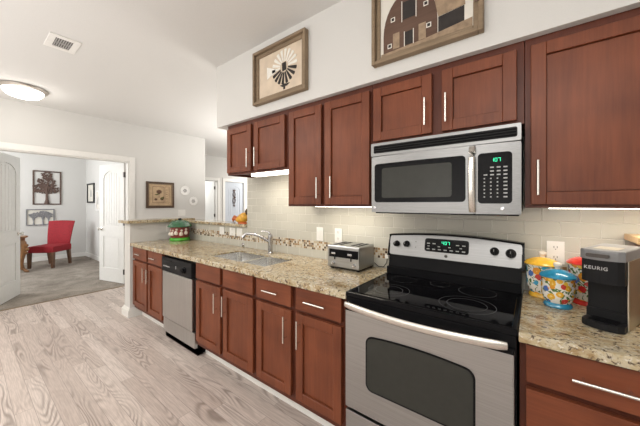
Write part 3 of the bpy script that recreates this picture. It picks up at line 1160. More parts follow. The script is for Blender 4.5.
# ------------------------------------------------------------------ outlets and switches
def outlet(label, x, z, y=-.004, wd=.072, ht=.118, kind='outlet', group='wall plates', duplex=True, mat='white_plastic'):
    t = thing('wall_outlet' if kind == 'outlet' else 'light_switch', label, kind, (x, y, z), group=group)
    b = BM()
    box(b, x - wd / 2, x + wd / 2, y - .006, y, z - ht / 2, z + ht / 2, .0025)
    pl = obj('plate', b, mat, t)
    if kind == 'outlet':
        for dz in (-.026, .026):
            b = BM()
            prism(b, rrect(x - .017, x + .017, z + dz - .015, z + dz + .015, .008, 4), y - .009, y - .005)
            s = obj('socket', b, mat, t)
            b = BM()
            for dx in (-.0065, .0065):
                box(b, x + dx - .0012, x + dx + .0012, y - .0096, y - .0085, z + dz - .002, z + dz + .008)
            cyl(b, (x, y - .0096, z + dz - .008), (x, y - .0085, z + dz - .008), .0025, 8)
            obj('socket_holes', b, 'slot_dark', s)
    else:
        obj('rocker', bx(x - .017, x + .017, y - .010, y - .005, z - .033, z + .033, .002), mat, t)
    return t


outlet('white double outlet on the tile above the canisters, right of the stove', .905, 1.133)
outlet('white wall plate on the tile above the toaster, nearer the stove', -.466, 1.128)
outlet('white wall plate on the tile left of the toaster, nearer the sink', -.660, 1.128, kind='switch')
outlet('white plate on the mosaic band, leftmost of the three under the ledge', -2.145, 1.070, kind='switch', wd=.095, ht=.09)
outlet('white plate on the mosaic band, middle of the three under the ledge', -1.935, 1.070, wd=.105, ht=.09)
outlet('white plate on the mosaic band, right one of the three, by the rooster', -1.80, 1.072, kind='switch', wd=.10, ht=.09)
# plates facing the kitchen on x = const walls
t = thing('wall_outlet', 'pale outlet plate on the left half wall, partly behind the green-lidded jar', 'outlet', (-3.10, -.20, 1.07), group='wall plates')
obj('plate', bx(-3.10, -3.094, -.235, -.165, 1.015, 1.125, .002), 'white_plastic', t)
for dz in (-.025, .025):
    obj('socket', bx(-3.094, -3.0915, -.217, -.183, 1.07 + dz - .014, 1.07 + dz + .014, .001), 'white_plastic', t)
t = thing('light_switch', 'white switch plate on the wall below the two small round ornaments', 'switch', (-4.66, .73, 1.22), group='wall plates')
obj('plate', bx(-4.66, -4.653, .66, .80, 1.16, 1.28, .002), 'white_plastic', t)
for y in (.695, .765):
    obj('rocker', bx(-4.653, -4.649, y - .017, y + .017, 1.19, 1.25, .001), 'white_plastic', t)

# ------------------------------------------------------------------ canisters
def canister(label, x, y, r, h, body, glaze):
    """h = height of the rim"""
    t = thing('ceramic_canister', label, 'canister', (x, y, .914), group='floral ceramic canisters')
    z = .9145
    b = BM()
    lathe(b, [(r * .82, z), (r * .86, z + .006), (r * .80, z + .016), (r * .72, z + .022)], (x, y, 0), 40)
    obj('foot', b, glaze, t)
    b = BM()
    lathe(b, [(r * .72, z + .020), (r * .84, z + .030), (r * .97, z + h * .40), (r, z + h * .65), (r * .97, z + h * .88), (r * 1.02, z + h * .95), (r * 1.04, z + h)], (x, y, 0), 44)
    obj('jar', b, body, t, 'white glazed jar painted with flowers')
    b = BM()
    lathe(b, [(r * 1.10, z + h), (r * 1.10, z + h + .006), (r * .98, z + h + .016), (r * .6, z + h + .030), (r * .22, z + h + .036)], (x, y, 0), 40)
    ld = obj('lid', b, glaze, t)
    b = BM()
    lathe(b, [(r * .16, z + h + .034), (r * .14, z + h + .040), (r * .26, z + h + .052), (r * .24, z + h + .062), (r * .08, z + h + .067)], (x, y, 0), 24)
    obj('knob', b, 'cream_glaze', ld)


canister('blue-lidded floral ceramic canister, in front of the other two', .902, -.222, .062, .136, 'floral_blue', 'blue_glaze')
canister('yellow-lidded floral ceramic canister beside the stove', .850, -.085, .069, .164, 'floral_yellow', 'yellow_glaze')
canister('red-lidded floral ceramic canister behind the coffee maker', 1.022, -.095, .076, .188, 'floral_red', 'red_glaze')

# ------------------------------------------------------------------ coffee maker (local coordinates, rotated)
th = math.radians(-22)
t = thing('coffee_maker', 'slim black single-cup coffee maker with grey lid on the right counter', 'coffee maker', (.957, -.428, .9145), th)
L = dict(parent=t, local=True)
W_, D_ = .118, .270
b = BM()
prism(b, rrect(0, W_, .075, D_, .012, 4), .0, .295, 'xy')
obj('column', b, 'black_matte', **L)
b = BM()
pts = [(W_, .095), (0, .095), (0, .020), (.015, .006), (.04, -.002), (W_ / 2, -.006), (W_ - .04, -.002), (W_ - .015, .006), (W_, .020)]
prism(b, pts, .175, .268, 'xy')
hd = obj('brew_head', b, 'black_matte', **L)
b = BM()
pts2 = [(W_ + .003, D_), (-.003, D_), (-.003, .016), (.013, .002), (.04, -.006), (W_ / 2, -.010), (W_ - .04, -.006), (W_ - .013, .002), (W_ + .003, .016)]
prism(b, pts2, .262, .300, 'xy')
bmesh.ops.bevel(b, geom=[e for e in b.edges if all(v.co.z > .299 for v in e.verts)], offset=.007, segments=3, profile=.5, affect='EDGES')
ld = obj('lid', b, 'maker_grey', label='grey plastic lid', **L)
b = BM()
prism(b, rrect(.020, .085, .272, .286, .006, 4), -.0125, -.004)
obj('lid_slot', b, 'dark_metal', ld, local=True)
obj('lid_recess', bx(.025, .095, .04, .13, .2995, .3012, .0006, 1), 'maker_side', ld, local=True)
b = BM()
prism(b, pts, .002, .026, 'xy')
prism(b, [(W_, .10), (0, .10), (0, .07), (W_, .07)], .002, .06, 'xy')
bs = obj('base', b, 'black_matte', **L)
b = BM()
for i in range(6):
    box(b, .02, W_ - .02, .016 + i * .010, .021 + i * .010, .026, .0285)
obj('drip_grate', b, 'black', bs, local=True)
b = BM()
box(b, W_, W_ + .004, .05, D_ - .002, .004, .262, .002)
obj('side_panel', b, 'maker_side', label='light metallic side panel', **L)
tc = bpy.data.curves.new('lettering', 'FONT')
tc.body = 'KEURIG'
tc.size = .0175
tc.space_character = 1.15
tc.extrude = .0004
tc.offset = .0003
tc.align_x = 'CENTER'
tmp = bpy.data.objects.new('lettering_curve', tc)
COL.objects.link(tmp)
bpy.context.view_layer.update()
tme = bpy.data.meshes.new_from_object(tmp.evaluated_get(bpy.context.evaluated_depsgraph_get()))
bpy.data.objects.remove(tmp)
tme.name = 'lettering'
tme.materials.clear()
tme.materials.append(M['key_print'])
to = bpy.data.objects.new('lettering', tme)
COL.objects.link(to)
to.parent = hd
to.location = (W_ / 2 - .012, -.0068, .226)
to.rotation_euler = (PI / 2, 0, 0)
# wooden box at the picture's right edge
t = thing('wooden_box', 'light wooden box top just showing behind the coffee maker', 'box', (1.32, -.12, .914))
obj('body', bx(1.185, 1.46, -.215, -.02, .9145, 1.222, .004), 'table_wood', t)
obj('lid', bx(1.150, 1.485, -.235, -.014, 1.222, 1.250, .004), 'light_wood', t, 'pale oak lid')

# ------------------------------------------------------------------ cookie jar
JX, JY = -2.86, -.165
t = thing('cookie_jar', 'green-lidded painted ceramic cookie jar on the far corner of the counter', 'jar', (JX, JY, .914))
t.scale = (1.10, 1.10, 1.05)
b = BM()
lathe(b, [(.105, .9145), (.112, .925), (.108, .945), (.095, .955)], (JX, JY, 0), 36)
obj('base', b, 'grass_glaze', t, 'grass green base')
b = BM()
lathe(b, [(.092, .945), (.100, .96), (.104, 1.02), (.104, 1.07), (.108, 1.085)], (JX, JY, 0), 36)
jb = obj('jar', b, 'brick_glaze', t, 'dark red jar')
for k, a in enumerate((-75, -48, -18, 12, -105)):
    a = math.radians(a)
    cx, cy = JX + .100 * math.cos(a), JY + .100 * math.sin(a)
    b = BM()
    lathe(b, [(.006, -.028), (.020, -.02), (.022, 0), (.014, .018), (.004, .024)], (cx, cy, 1.005 + .012 * (k % 2)), 16)
    lathe(b, [(.004, -.012), (.013, -.004), (.012, .008), (.003, .014)], (cx + .012, cy, 1.043 + .012 * (k % 2)), 12)
    obj('relief', b, 'cream_glaze', jb, 'cream raised figure')
b = BM()
lathe(b, [(.130, 1.083), (.134, 1.092), (.122, 1.115), (.085, 1.145), (.045, 1.160), (.012, 1.166)], (JX, JY, 0), 36)
for k in range(14):
    a = 2 * PI * k / 14
    tube(b, [(JX + .131 * math.cos(a), JY + .131 * math.sin(a), 1.094), (JX + .086 * math.cos(a), JY + .086 * math.sin(a), 1.147), (JX + .02 * math.cos(a), JY + .02 * math.sin(a), 1.165)], .004, 6)
ld = obj('lid', b, 'green_glaze', t, 'green ribbed lid')
obj('knob', lathe(BM(), [(.008, 1.163), (.018, 1.172), (.020, 1.182), (.010, 1.190)], (JX, JY, 0), 16), 'slot_dark', ld)

# ------------------------------------------------------------------ rooster figurine on the ledge
RXX, RYY = -1.835, .045
RXX, RYY = -1.775, .03
t = thing('rooster_figurine', 'yellow and orange rooster figurine on the ledge end beside the tiled wall', 'figurine', (RXX, RYY, 1.167), 0)
t.scale = (1.15, 1.15, 1.12)
z = 1.167
b = BM()
tube(b, [(RXX - .095, RYY - .03, z + .045), (RXX - .07, RYY - .02, z + .038), (RXX - .03, RYY - .01, z + .050), (RXX + .02, RYY, z + .068), (RXX + .05, RYY, z + .088)], [.008, .026, .044, .050, .030], 16)
bd = obj('body', b, 'yellow_feather', t)
b = BM()
tube(b, [(RXX - .07, RYY - .02, z + .040), (RXX - .105, RYY - .03, z + .060), (RXX - .125, RYY - .03, z + .040), (RXX - .130, RYY - .03, z + .018)], [.024, .024, .018, .006], 12)
obj('head', b, 'orange_feather', t, 'orange head')
b = BM()
for i in range(5):
    a = .25 + i * .28
    tube(b, [(RXX + .03, RYY + .004 * i, z + .08), (RXX + .03 + .04 * math.cos(a + .6), RYY + .004 * i, z + .08 + .05 * math.sin(a + .6)), (RXX + .035 + .045 * math.cos(a), RYY, z + .078 + .075 * math.sin(a))], [.012, .012, .003], 8)
obj('tail', b, 'brown_feather', t, 'dark brown tail')
b = BM()
lathe(b, [(.05, z + .0005), (.048, z + .012), (.02, z + .024), (.016, z + .04)], (RXX - .01, RYY, 0), 20)
obj('stand', b, 'orange_feather', t)

# ------------------------------------------------------------------ framed pictures on the soffit (y = -.345 face)
def frame_xz(bm, x0, x1, z0, z1, y, w, d, bev=.003):
    box(bm, x0, x0 + w, y - d, y, z0, z1, bev, 1)
    box(bm, x1 - w, x1, y - d, y, z0, z1, bev, 1)
    box(bm, x0 + w, x1 - w, y - d, y, z0, z0 + w, bev, 1)
    box(bm, x0 + w, x1 - w, y - d, y, z1 - w, z1, bev, 1)


def flat(bm, pts, y, th=.001):
    prism(bm, pts, y - th, y)


YW = -.345
WX0, WX1, WZ0, WZ1 = -1.100, -.505, 2.232, 2.680
t = thing('framed_picture', 'wood-framed windmill picture on the soffit, left of the barn picture', 'picture', ((WX0 + WX1) / 2, YW, WZ0), group='pictures above the cabinets')
b = BM()
frame_xz(b, WX0, WX1, WZ0, WZ1, YW, .022, .045)
frame_xz(b, WX0 + .022, WX1 - .022, WZ0 + .022, WZ1 - .022, YW, .030, .022)
obj('frame', b, 'frame_wood', t)
pn = obj('panel', bx(WX0 + .05, WX1 - .05, YW - .010, YW, WZ0 + .05, WZ1 - .05), 'paper', t)
cx, cz = (WX0 + WX1) / 2 + .055, (WZ0 + WZ1) / 2 + .02
R = .135
yp = YW - .0105
b = BM()
b2 = BM()
for k in range(18):
    a = 2 * PI * k / 18 + .05
    a1, a2 = a - .10, a + .10
    r0 = .045
    pts = [(cx + r0 * math.cos(a - .12), cz + r0 * math.sin(a - .12)), (cx + R * math.cos(a1), cz + R * math.sin(a1)), (cx + R * 1.03 * math.cos(a), cz + R * 1.03 * math.sin(a)), (cx + R * math.cos(a2), cz + R * math.sin(a2)), (cx + r0 * math.cos(a + .12), cz + r0 * math.sin(a + .12))]
    flat(b if math.sin(a) > -.1 else b2, pts, yp, .003)
# vane
flat(b, [(cx - .10, cz + .01), (cx - .20, cz + .05), (cx - .20, cz - .05), (cx - .10, cz - .02)], yp, .003)
obj('sail_blades', b, 'ink_white', pn, 'white windmill blades and vane')
flat(b2, [(cx - .022, cz + .03), (cx + .020, cz + .035), (cx + .026, cz - .03), (cx - .018, cz - .035)], yp - .003, .002)
flat(b2, [(cx - .012, cz - R), (cx + .012, cz - R), (cx + .010, WZ0 + .065), (cx - .010, WZ0 + .065)], yp, .002)
flat(b2, [(cx - .05, cz - R - .005), (cx + .06, cz - R - .005), (cx + .03, cz - R - .022), (cx - .02, cz - R - .022)], yp - .001, .003)
obj('dark_blades', b2, 'ink_dark', pn, 'dark lower blades and post')

BX0, BX1, BZ0 = .030, .622, 2.230
BZ1 = 2.69
t = thing('framed_picture', 'wood-framed barn picture on the soffit above the microwave, cut by the top edge', 'picture', ((BX0 + BX1) / 2, YW, BZ0), group='pictures above the cabinets')
b = BM()
frame_xz(b, BX0, BX1, BZ0, BZ1, YW, .022, .045)
frame_xz(b, BX0 + .022, BX1 - .022, BZ0 + .022, BZ1 - .022, YW, .024, .022)
obj('frame', b, 'frame_wood', t)
pn = obj('panel', bx(BX0 + .044, BX1 - .044, YW - .010, YW, BZ0 + .044, BZ1 - .044), 'paper_white', t)
ax0, ax1, az0 = BX0 + .065, BX0 + .375, BZ0 + .062
b = BM()
pts = [(ax0, az0)]
acx, aR = (ax0 + ax1) / 2, (ax1 - ax0) / 2
pts = [(ax1, az0), (ax1, az0 + .10)]
for i in range(1, 16):
    a = PI * i / 16
    pts.append((acx + aR * math.cos(a), az0 + .10 + aR * 1.45 * math.sin(a)))
pts += [(ax0, az0 + .10), (ax0, az0)]
flat(b, pts, yp, .001)
obj('barn', b, 'ink_barn', pn, 'brown barn print')
b = BM()
flat(b, [(ax1 + .004, az0 + .10), (ax1 + .135, az0 + .11), (ax1 + .125, az0 + .20), (ax1 + .07, az0 + .26), (acx + .05, az0 + .30), (ax1 - .015, az0 + .20)], yp - .0002, .001)
obj('barn_roof', b, 'ink_roof', pn, 'tan side roof')
b = BM()
flat(b, [(ax1 + .004, az0), (ax1 + .130, az0 + .015), (ax1 + .130, az0 + .108), (ax1 + .004, az0 + .098)], yp - .0004, .001)
obj('barn_wing', b, 'ink_dark', pn, 'dark side wing')


def flat_part(name, x0, x1, z0, z1, y, m):
    b = BM()
    flat(b, [(x0, z0), (x1, z0), (x1, z1), (x0, z1)], y, .001)
    return obj(name, b, m, pn)


flat_part('barn_door', acx - .022, acx + .022, az0 + .01, az0 + .085, yp - .0014, 'ink_dark')
flat_part('barn_door', acx - .034, acx + .036, az0 + .16, az0 + .26, yp - .0014, 'ink_dark')
for s_ in (-1, 1):
    flat_part('door_trim', acx + s_ * .026 - .002, acx + s_ * .026 + .002, az0 + .005, az0 + .09, yp - .0014, 'ink_white')
    flat_part('door_trim', acx + s_ * .041 - .002, acx + s_ * .041 + .002, az0 + .15, az0 + .27, yp - .0014, 'ink_white')
    flat_part('barn_band', acx + (.055 if s_ > 0 else -.095), acx + (.095 if s_ > 0 else -.055), az0 + .01, az0 + .10, yp - .0012, 'ink_roof')
for dx, dz in ((-.115, .035), (.110, .075), (-.095, .185), (.095, .20)):
    w_ = flat_part('barn_window', acx + dx - .013, acx + dx + .013, az0 + dz - .013, az0 + dz + .013, yp - .0016, 'ink_white')
    flat_part('window_pane', acx + dx - .008, acx + dx + .008, az0 + dz - .008, az0 + dz + .008, yp - .0028, 'ink_dark')
b = BM()
flat(b, [(BX0 + .05, BZ0 + .05), (BX1 - .05, BZ0 + .05), (BX1 - .05, BZ0 + .095), (BX0 + .30, BZ0 + .07), (BX0 + .05, BZ0 + .062)], yp - .0008, .001)
obj('ground', b, 'ink_roof', pn)
obj('corner_hinge', bx(BX1 - .034, BX1 - .016, YW - .052, YW - .045, BZ0 + .14, BZ0 + .20, .001), 'iron', t)

# ------------------------------------------------------------------ wall art on x = const walls
def frame_yz(bm, y0, y1, z0, z1, x, w, d, bev=.002):
    box(bm, x, x + d, y0, y0 + w, z0, z1, bev, 1)
    box(bm, x, x + d, y1 - w, y1, z0, z1, bev, 1)
    box(bm, x, x + d, y0 + w, y1 - w, z0, z0 + w, bev, 1)
    box(bm, x, x + d, y0 + w, y1 - w, z1 - w, z1, bev, 1)


X4 = -4.66
t = thing('framed_picture', 'small dark-framed sunflower print on the wall right of the double doors', 'picture', (X4, .335, 1.32))
b = BM()
frame_yz(b, .092, .577, 1.318, 1.797, X4, .045, .022)
obj('frame', b, 'frame_dark', t)
b = BM()
frame_yz(b, .128, .541, 1.354, 1.761, X4, .012, .026)
obj('gilt_lip', b, 'frame_wood', t)
pn = obj('panel', bx(X4, X4 + .008, .12, .55, 1.345, 1.77), 'paper_tan', t)
b = BM()
frame_yz(b, .20, .40, 1.41, 1.71, X4 + .008, .006, .001, 0)
frame_yz(b, .415, .49, 1.41, 1.71, X4 + .008, .003, .001, 0)
for cy, cz, r in ((.31, 1.615, .050), (.255, 1.475, .028), (.36, 1.485, .034)):
    pts = []
    for k in range(24):
        rr = r * (1.15 if k % 2 else .75)
        pts.append((cy + rr * math.cos(2 * PI * k / 24), cz + rr * .8 * math.sin(2 * PI * k / 24)))
    prism(b, pts, X4 + .009, X4 + .0105, 'yz')
box(b, X4 + .009, X4 + .010, .307, .313, 1.50, 1.60)
for i in range(6):
    box(b, X4 + .009, X4 + .010, .445 - .02 * (i % 2), .46, 1.44 + i * .042, 1.447 + i * .042)
obj('flower', b, 'ink_brown', pn, 'brown sunflower drawing')
b = BM()
prism(b, [(.225, 1.56), (.30, 1.585), (.33, 1.575), (.27, 1.548)], X4 + .009, X4 + .010, 'yz')
prism(b, [(.33, 1.50), (.39, 1.53), (.395, 1.50), (.35, 1.47)], X4 + .0105, X4 + .0112, 'yz')
obj('leaf', b, 'ink_green', pn)

for nm, cy, cz, r in (('upper left', .790, 1.655, .095), ('lower right', .960, 1.450, .088)):
    t = thing('wall_ornament', 'small white round wall ornament, the %s of the pair beside the sunflower print' % nm, 'ornament', (X4, cy, cz), group='round white wall ornaments')
    b = BM()
    lathe(b, [(r * .8, 0), (r, .004), (r, .012), (r * .86, .016), (r * .80, .010), (r * .2, .009)], (X4, cy, cz), 32, 'x')
    dk = obj('disc', b, 'lace', t)
    b = BM()
    for k in range(6):
        a = 2 * PI * k / 6
        lathe(b, [(.004, .009), (.013, .011), (.008, .016)], (X4, cy + .026 * math.cos(a), cz + .026 * math.sin(a)), 12, 'x')
    lathe(b, [(.010, .009), (.010, .017), (.004, .018)], (X4, cy, cz), 12, 'x')
    obj('relief', b, 'lace_grey', dk, 'grey raised rosette')
    b = BM()
    tube(b, [(X4 + .006, cy, cz + r - .002), (X4 + .006, cy - .015, cz + r + .02), (X4 + .006, cy, cz + r + .042), (X4 + .006, cy + .015, cz + r + .02), (X4 + .006, cy, cz + r - .002)], .003, 6)
    obj('hanger', b, 'lace', t)

# metal tree art in the carpeted room (x = -8.7 wall)
XR = -8.70


def tree_art(t, y0, y1, z0, z1, mat, crown, w=.03, matt=None):
    b = BM()
    frame_yz(b, y0, y1, z0, z1, XR, w, .025, .002)
    fr = obj('frame', b, mat, t)
    if matt:
        obj('backing', bx(XR, XR + .004, y0 + w, y1 - w, z0 + w, z1 - w), matt, t)
    rnd = random.Random(3)
    for (tx, tz, th_) in crown['trunks']:
        b = BM()
        tube(b, [(XR + .014, tx, z0 + w * .5), (XR + .014, tx + .004, z0 + .3 * (tz - z0)), (XR + .014, tx - .004, tz)], [th_ * 1.5, th_ * .8, th_ * .5], 8)
        for k in range(9):
            a = math.radians(20 + 17.5 * k)
            l = crown['r'] * .75
            tube(b, [(XR + .014, tx, z0 + .55 * (tz - z0) + .03 * k % .1), (XR + .014, tx + l * .5 * math.cos(a), tz + l * .3 * math.sin(a)), (XR + .014, tx + l * math.cos(a), tz + l * .8 * math.sin(a))], [th_ * .5, th_ * .3, th_ * .15], 6)
        obj('trunk', b, matt and 'grey_iron' or mat, fr)
    b = BM()
    for (cy, cz, ry, rz, n) in crown['blobs']:
        for k in range(n):
            a, rr = rnd.random() * 2 * PI, math.sqrt(rnd.random())
            yy, zz = cy + ry * rr * math.cos(a), cz + rz * rr * math.sin(a)
            s = crown['leaf'] * (.7 + .6 * rnd.random())
            m_ = rnd.random() * PI
            pts = [(yy + s * math.cos(m_ + q * PI / 3) * (1 if q % 3 else 1.5), zz + s * math.sin(m_ + q * PI / 3) * (1 if q % 3 else 1.5)) for q in range(6)]
            x_ = XR + .016 + .006 * rnd.random()
            prism(b, pts, x_, x_ + .002, 'yz')
    o = obj('foliage', b, matt and 'grey_iron' or mat, fr)
    return o


t = thing('tree_wall_art', 'large rusty metal oak tree wall art above the red chair', 'wall art', (XR, -.64, 1.38), group='tree wall art')
tree_art(t, -.875, -.365, 1.375, 2.205, 'iron', {'trunks': [(-.63, 1.80, .035)], 'r': .22, 'leaf': .017, 'blobs': [(-.64, 2.10, .10, .09, 45), (-.64, 1.95, .17, .10, 80), (-.77, 1.78, .10, .10, 50), (-.52, 1.76, .11, .11, 50), (-.66, 1.70, .20, .06, 45)]}, .028)
t = thing('tree_wall_art', 'small grey landscape tree picture, the lower of the two behind the red chair', 'wall art', (XR, -.75, .87), group='tree wall art')
tree_art(t, -.985, -.49, .875, 1.268, 'grey_iron', {'trunks': [(-.86, 1.06, .015), (-.70, 1.07, .018), (-.60, 1.06, .014)], 'r': .10, 'leaf': .016, 'blobs': [(-.84, 1.12, .11, .05, 60), (-.70, 1.15, .12, .06, 80), (-.60, 1.12, .07, .055, 50)]}, .022, 'paper_white')
YRW = .13
for lab, x0, x1, z0, z1, fm in (('black-framed small picture on the side wall of the carpeted room, left of the two', -8.50, -7.90, 1.42, 1.92, 'frame_dark'), ('pale-framed small picture on the side wall, right of the two, by the door', -7.72, -7.46, 1.23, 1.72, 'grey_iron')):
    t = thing('framed_picture', lab, 'picture', ((x0 + x1) / 2, YRW, z0), group='side wall pictures')
    b = BM()
    frame_xz(b, x0, x1, z0, z1, YRW, .035, .03, .002)
    obj('frame', b, 'black_matte' if fm == 'frame_dark' else 'lace', t)
    pn = obj('panel', bx(x0 + .035, x1 - .035, YRW - .01, YRW, z0 + .035, z1 - .035), 'paper_white', t)
    xm, zm = (x0 + x1) / 2, (z0 + z1) / 2
    b = BM()
    prism(b, [(xm - .07, zm - .09), (xm + .07, zm - .09), (xm + .05, zm + .05), (xm, zm + .10), (xm - .05, zm + .04)], YRW - .0115, YRW - .010)
    obj('drawing', b, 'lace_grey', pn)

# ------------------------------------------------------------------ ceiling fixtures
LX, LY = -3.975, -1.466
t = thing('ceiling_light', 'round flush ceiling light with lit white glass bowl and metal rim', 'light', (LX, LY, CZ))
obj('rim', lathe(BM(), [(.19, CZ), (.215, CZ - .008), (.208, CZ - .026), (.182, CZ - .036)], (LX, LY, 0), 48), 'satin_rim', t, 'brushed metal rim')
obj('glass_bowl', lathe(BM(), [(.178, CZ - .034), (.172, CZ - .060), (.14, CZ - .095), (.08, CZ - .115), (.02, CZ - .122)], (LX, LY, 0), 48), 'dome_glass', t, 'glowing frosted glass bowl')
pl = bpy.data.lights.new('ceiling_light_glow', 'POINT')
pl.energy = 3
pl.shadow_soft_size = .12
pl.color = (1, .95, .87)
po = bpy.data.objects.new('ceiling_light_glow', pl)
po.location = (LX, LY, CZ - .28)
COL.objects.link(po)
t = thing('ceiling_vent', 'white rectangular air vent in the ceiling above the kitchen', 'vent', (-2.38, -1.38, CZ))
b = BM()
VX0, VX1, VY0, VY1 = -2.52, -2.24, -1.485, -1.285
box(b, VX0, VX1, VY0, VY0 + .045, CZ - .008, CZ, .002, 1)
box(b, VX0, VX1, VY1 - .045, VY1, CZ - .008, CZ, .002, 1)
box(b, VX0, VX0 + .05, VY0 + .045, VY1 - .045, CZ - .008, CZ, .002, 1)
box(b, VX1 - .05, VX1, VY0 + .045, VY1 - .045, CZ - .008, CZ, .002, 1)
obj('frame', b, 'white', t)
obj('duct', bx(VX0 + .05, VX1 - .05, VY0 + .045, VY1 - .045, CZ - .0015, CZ), 'dark_metal', t)
b = BM()
for i in range(7):
    y = VY0 + .050 + i * .015
    box(b, VX0 + .05, VX1 - .05, y, y + .007, CZ - .007, CZ - .003)
box(b, (VX0 + VX1) / 2 - .003, (VX0 + VX1) / 2 + .003, VY0 + .045, VY1 - .045, CZ - .009, CZ - .003)
obj('louvers', b, 'lace_grey', t)

# ------------------------------------------------------------------ interior doors (local: x along the leaf, y thickness)
def door_leaf(name, loc, ang, width, height, flip, thick=.038, mat='door_white', knob=True, planks=True):
    root = bpy.data.objects.new(name, None)
    COL.objects.link(root)
    root.location = loc
    root.rotation_euler = (0, 0, ang)
    root['kind'] = 'structure'
    b = BM()
    w, h, t = width, height, thick
    rl = .115
    z_low0, z_low1 = .24, .80
    z_up0, z_up1 = .98, h - .12
    cx = w / 2
    half = w / 2 - rl
    rise = .13
    box(b, 0, w, -t / 2 + .012, t / 2 - .012, 0, h)
    for s in (-1, 1):
        ya, yb_ = (s * (t / 2 - .012), s * t / 2)
        y0, y1 = min(ya, yb_), max(ya, yb_)
        box(b, 0, rl, y0, y1, 0, h)
        box(b, w - rl, w, y0, y1, 0, h)
        box(b, rl, w - rl, y0, y1, 0, z_low0)
        box(b, rl, w - rl, y0, y1, z_low1, z_up0)
        n = 12
        arch = [(rl, h), (rl, z_up1 - rise)]
        for i in range(1, n):
            a = PI * i / n
            arch.append((cx - half * math.cos(a), z_up1 - rise + rise * math.sin(a)))
        arch += [(w - rl, z_up1 - rise), (w - rl, h)]
        # arch filler built column by column so it stays convex
        xs_ = [rl + 2 * half * i / 16 for i in range(17)]
        for i in range(16):
            def za(x):
                u = (x - cx) / half
                return z_up1 - rise + rise * math.sqrt(max(0, 1 - u * u))
            prism(b, [(xs_[i], za(xs_[i])), (xs_[i + 1], za(xs_[i + 1])), (xs_[i + 1], h), (xs_[i], h)], y0, y1)
        yp0, yp1 = (y0 + .001, y1 - .006) if s > 0 else (y0 + .006, y1 - .001)
        # raised panel fields
        box(b, rl + .03, w - rl - .03, yp0, yp1, z_low0 + .03, z_low1 - .03, .003, 1)
        npl = 6
        for i in range(npl):
            xa = rl + .02 + (2 * half - .04) * i / npl
            xb = rl + .02 + (2 * half - .04) * (i + 1) / npl
            u = ((xa + xb) / 2 - cx) / half
            zt = z_up1 - rise + rise * math.sqrt(max(0, 1 - u * u)) - .03
            box(b, xa + .003, xb - .003, yp0, yp1, z_up0 + .02, zt, .002, 1)
    obj('door_panel', b, mat, root, local=True)
    if knob:
        for s in (-1, 1):
            b = BM()
            x = w - .065
            lathe(b, [(.030, s * t / 2), (.030, s * (t / 2 + .006)), (.012, s * (t / 2 + .010)), (.012, s * (t / 2 + .030)), (.026, s * (t / 2 + .042)), (.026, s * (t / 2 + .055)), (.012, s * (t / 2 + .064))], (x, 0, .93), 20, 'y')
            obj('door_knob', b, 'nickel', root, local=True)
    for z in (.20, 1.05, h - .20):
        obj('hinge', bx(-.012, .016, -t / 2 - .004, t / 2 + .004, z - .045, z + .045, .002), 'dark_metal', root, local=True)
    return root


def leaf_between(name, p0, p1, h, **k):
    d = Vector(p1) - Vector(p0)
    return door_leaf(name, (p0[0], p0[1], .012), math.atan2(d.y, d.x), d.length, h, False, **k)


leaf_between('door_1', (-4.795, -.185), (-5.45, -.362), 2.085)
leaf_between('door_2', (-4.72, -1.72), (-5.425, -1.382), 2.085)
leaf_between('door_3', (HX - .10, 2.60), (HX - .78, 2.42), 2.05)
# closed pale blue door in the second hall doorway
d4 = door_leaf('door_4', (HX - .06, 2.885, .012), PI / 2, .65, 2.04, False, mat='pale_blue')
b = BM()
t = thing('door_hanging', 'dark scrolled metal ornament hanging on the pale blue hall door', 'ornament', (HX - .03, 3.21, 1.55))
xo = HX - .030
b = BM()
for k, s in enumerate((-1, 1)):
    pts = [(xo, 3.21 + s * .01, 1.38)]
    for i in range(14):
        a = i / 13 * 2.2 * PI
        pts.append((xo, 3.21 + s * (.05 * math.sin(a) + .012 * i / 13), 1.40 + .42 * i / 13))
    tube(b, pts, .008, 6)
tube(b, [(xo, 3.21, 1.30), (xo, 3.21, 1.86)], .006, 6)
obj('scroll', b, 'iron', t)
for dz in (1.34, 1.60, 1.80):
    b = BM()
    lathe(b, [(.004, -.02), (.028, -.01), (.024, .014), (.004, .026)], (xo, 3.21 + (.03 if dz == 1.60 else 0), dz), 12)
    obj('flower', b, 'iron', t)

# ------------------------------------------------------------------ red slipper chair
ca = math.radians(45)
t = thing('slipper_chair', 'armless red upholstered chair with wooden legs on the carpet', 'chair', (-7.755, -.69, .004), ca)
L = dict(parent=t, local=True)
b = BM()
box(b, -.245, .25, -.275, .25, .33, .47, .035, 4)
obj('seat', b, 'red_fabric', **L)
# back: curved, slightly flared
b = BM()
ny, nz = 12, 8
F, Bk = [], []
for j in range(nz + 1):
    v = j / nz
    zz = .40 + .60 * v
    hw = .225 + .045 * v
    rf, rb = [], []
    for i in range(ny + 1):
        u = -1 + 2 * i / ny
        yb0 = .215 + .07 * v * v + .03 * v + .02 * (1 - u * u)
        rf.append(b.verts.new((u * hw, yb0 - .035 * (1 - u ** 6 * .7), zz - .012 * u * u * v)))
        rb.append(b.verts.new((u * hw, yb0 + .045 * (1 - u ** 6 * .7), zz - .012 * u * u * v)))
    F.append(rf)
    Bk.append(rb)
for j in range(nz):
    for i in range(ny):
        b.faces.new((F[j][i], F[j][i + 1], F[j + 1][i + 1], F[j + 1][i])).smooth = True
        b.faces.new((Bk[j][i], Bk[j + 1][i], Bk[j + 1][i + 1], Bk[j][i + 1])).smooth = True
for i in range(ny):
    b.faces.new((F[0][i], Bk[0][i], Bk[0][i + 1], F[0][i + 1]))
    b.faces.new((F[nz][i], F[nz][i + 1], Bk[nz][i + 1], Bk[nz][i]))
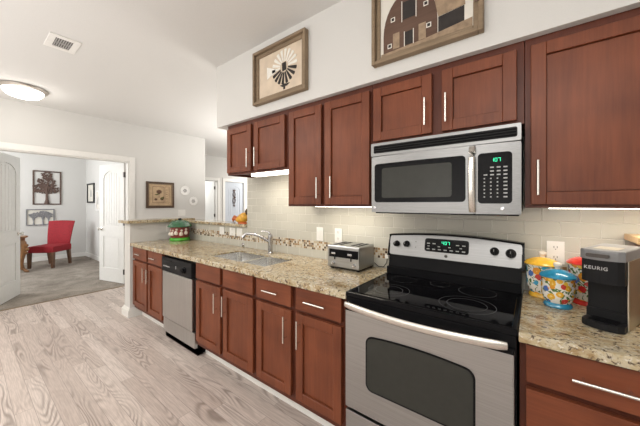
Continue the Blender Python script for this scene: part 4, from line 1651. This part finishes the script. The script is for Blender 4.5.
for j in range(nz):
    b.faces.new((F[j][0], F[j + 1][0], Bk[j + 1][0], Bk[j][0]))
    b.faces.new((F[j][ny], Bk[j][ny], Bk[j + 1][ny], F[j + 1][ny]))
bmesh.ops.recalc_face_normals(b, faces=b.faces)
obj('backrest', b, 'red_fabric', **L)
for x, y, dy in ((-.225, -.25, 0), (.225, -.25, 0), (-.205, .215, .05), (.205, .215, .05)):
    b = BM()
    s0, s1 = .030, .022
    vs = []
    for z_, s_, o_ in ((0, s1, dy), (.34, s0, 0)):
        vs.append([b.verts.new((x + sx * s_, y + o_ + sy * s_, z_)) for sx, sy in ((-1, -1), (1, -1), (1, 1), (-1, 1))])
    for k in range(4):
        b.faces.new((vs[0][k], vs[0][(k + 1) % 4], vs[1][(k + 1) % 4], vs[1][k]))
    b.faces.new(vs[0])
    b.faces.new(vs[1])
    bmesh.ops.recalc_face_normals(b, faces=b.faces)
    obj('leg', b, 'chair_wood', **L)

# ------------------------------------------------------------------ carved side table
TX, TY = -7.52, -1.31
t = thing('side_table', 'small carved golden-brown side table with cabriole legs beside the red chair', 'table', (TX, TY, .004))
b = BM()
lathe(b, [(.20, .69), (.235, .70), (.245, .715), (.24, .730), (.22, .735)], (TX, TY, 0), 40)
obj('tabletop', b, 'table_wood', t)
b = BM()
lathe(b, [(.17, .61), (.20, .63), (.20, .69)], (TX, TY, 0), 32)
obj('apron', b, 'table_wood', t)
for k in range(4):
    a = math.radians(45 + 90 * k + 3)
    dx, dy = math.cos(a), math.sin(a)
    b = BM()
    prof = [(.16, .66, .045), (.215, .60, .058), (.235, .50, .060), (.215, .38, .050), (.19, .26, .040), (.19, .15, .032), (.22, .07, .030), (.265, .03, .034), (.30, .022, .026), (.315, .018, .012)]
    tube(b, [(TX + r * dx, TY + r * dy, z) for r, z, w in prof], [w * .85 for r, z, w in prof], 12)
    for q, (rr, zz) in enumerate(((.275, .55), (.285, .47), (.262, .40))):
        lathe(b, [(.006, -.035), (.028, -.015), (.028, .012), (.008, .03)], (TX + rr * dx, TY + rr * dy, zz), 10)
    obj('leg', b, 'table_wood', t)
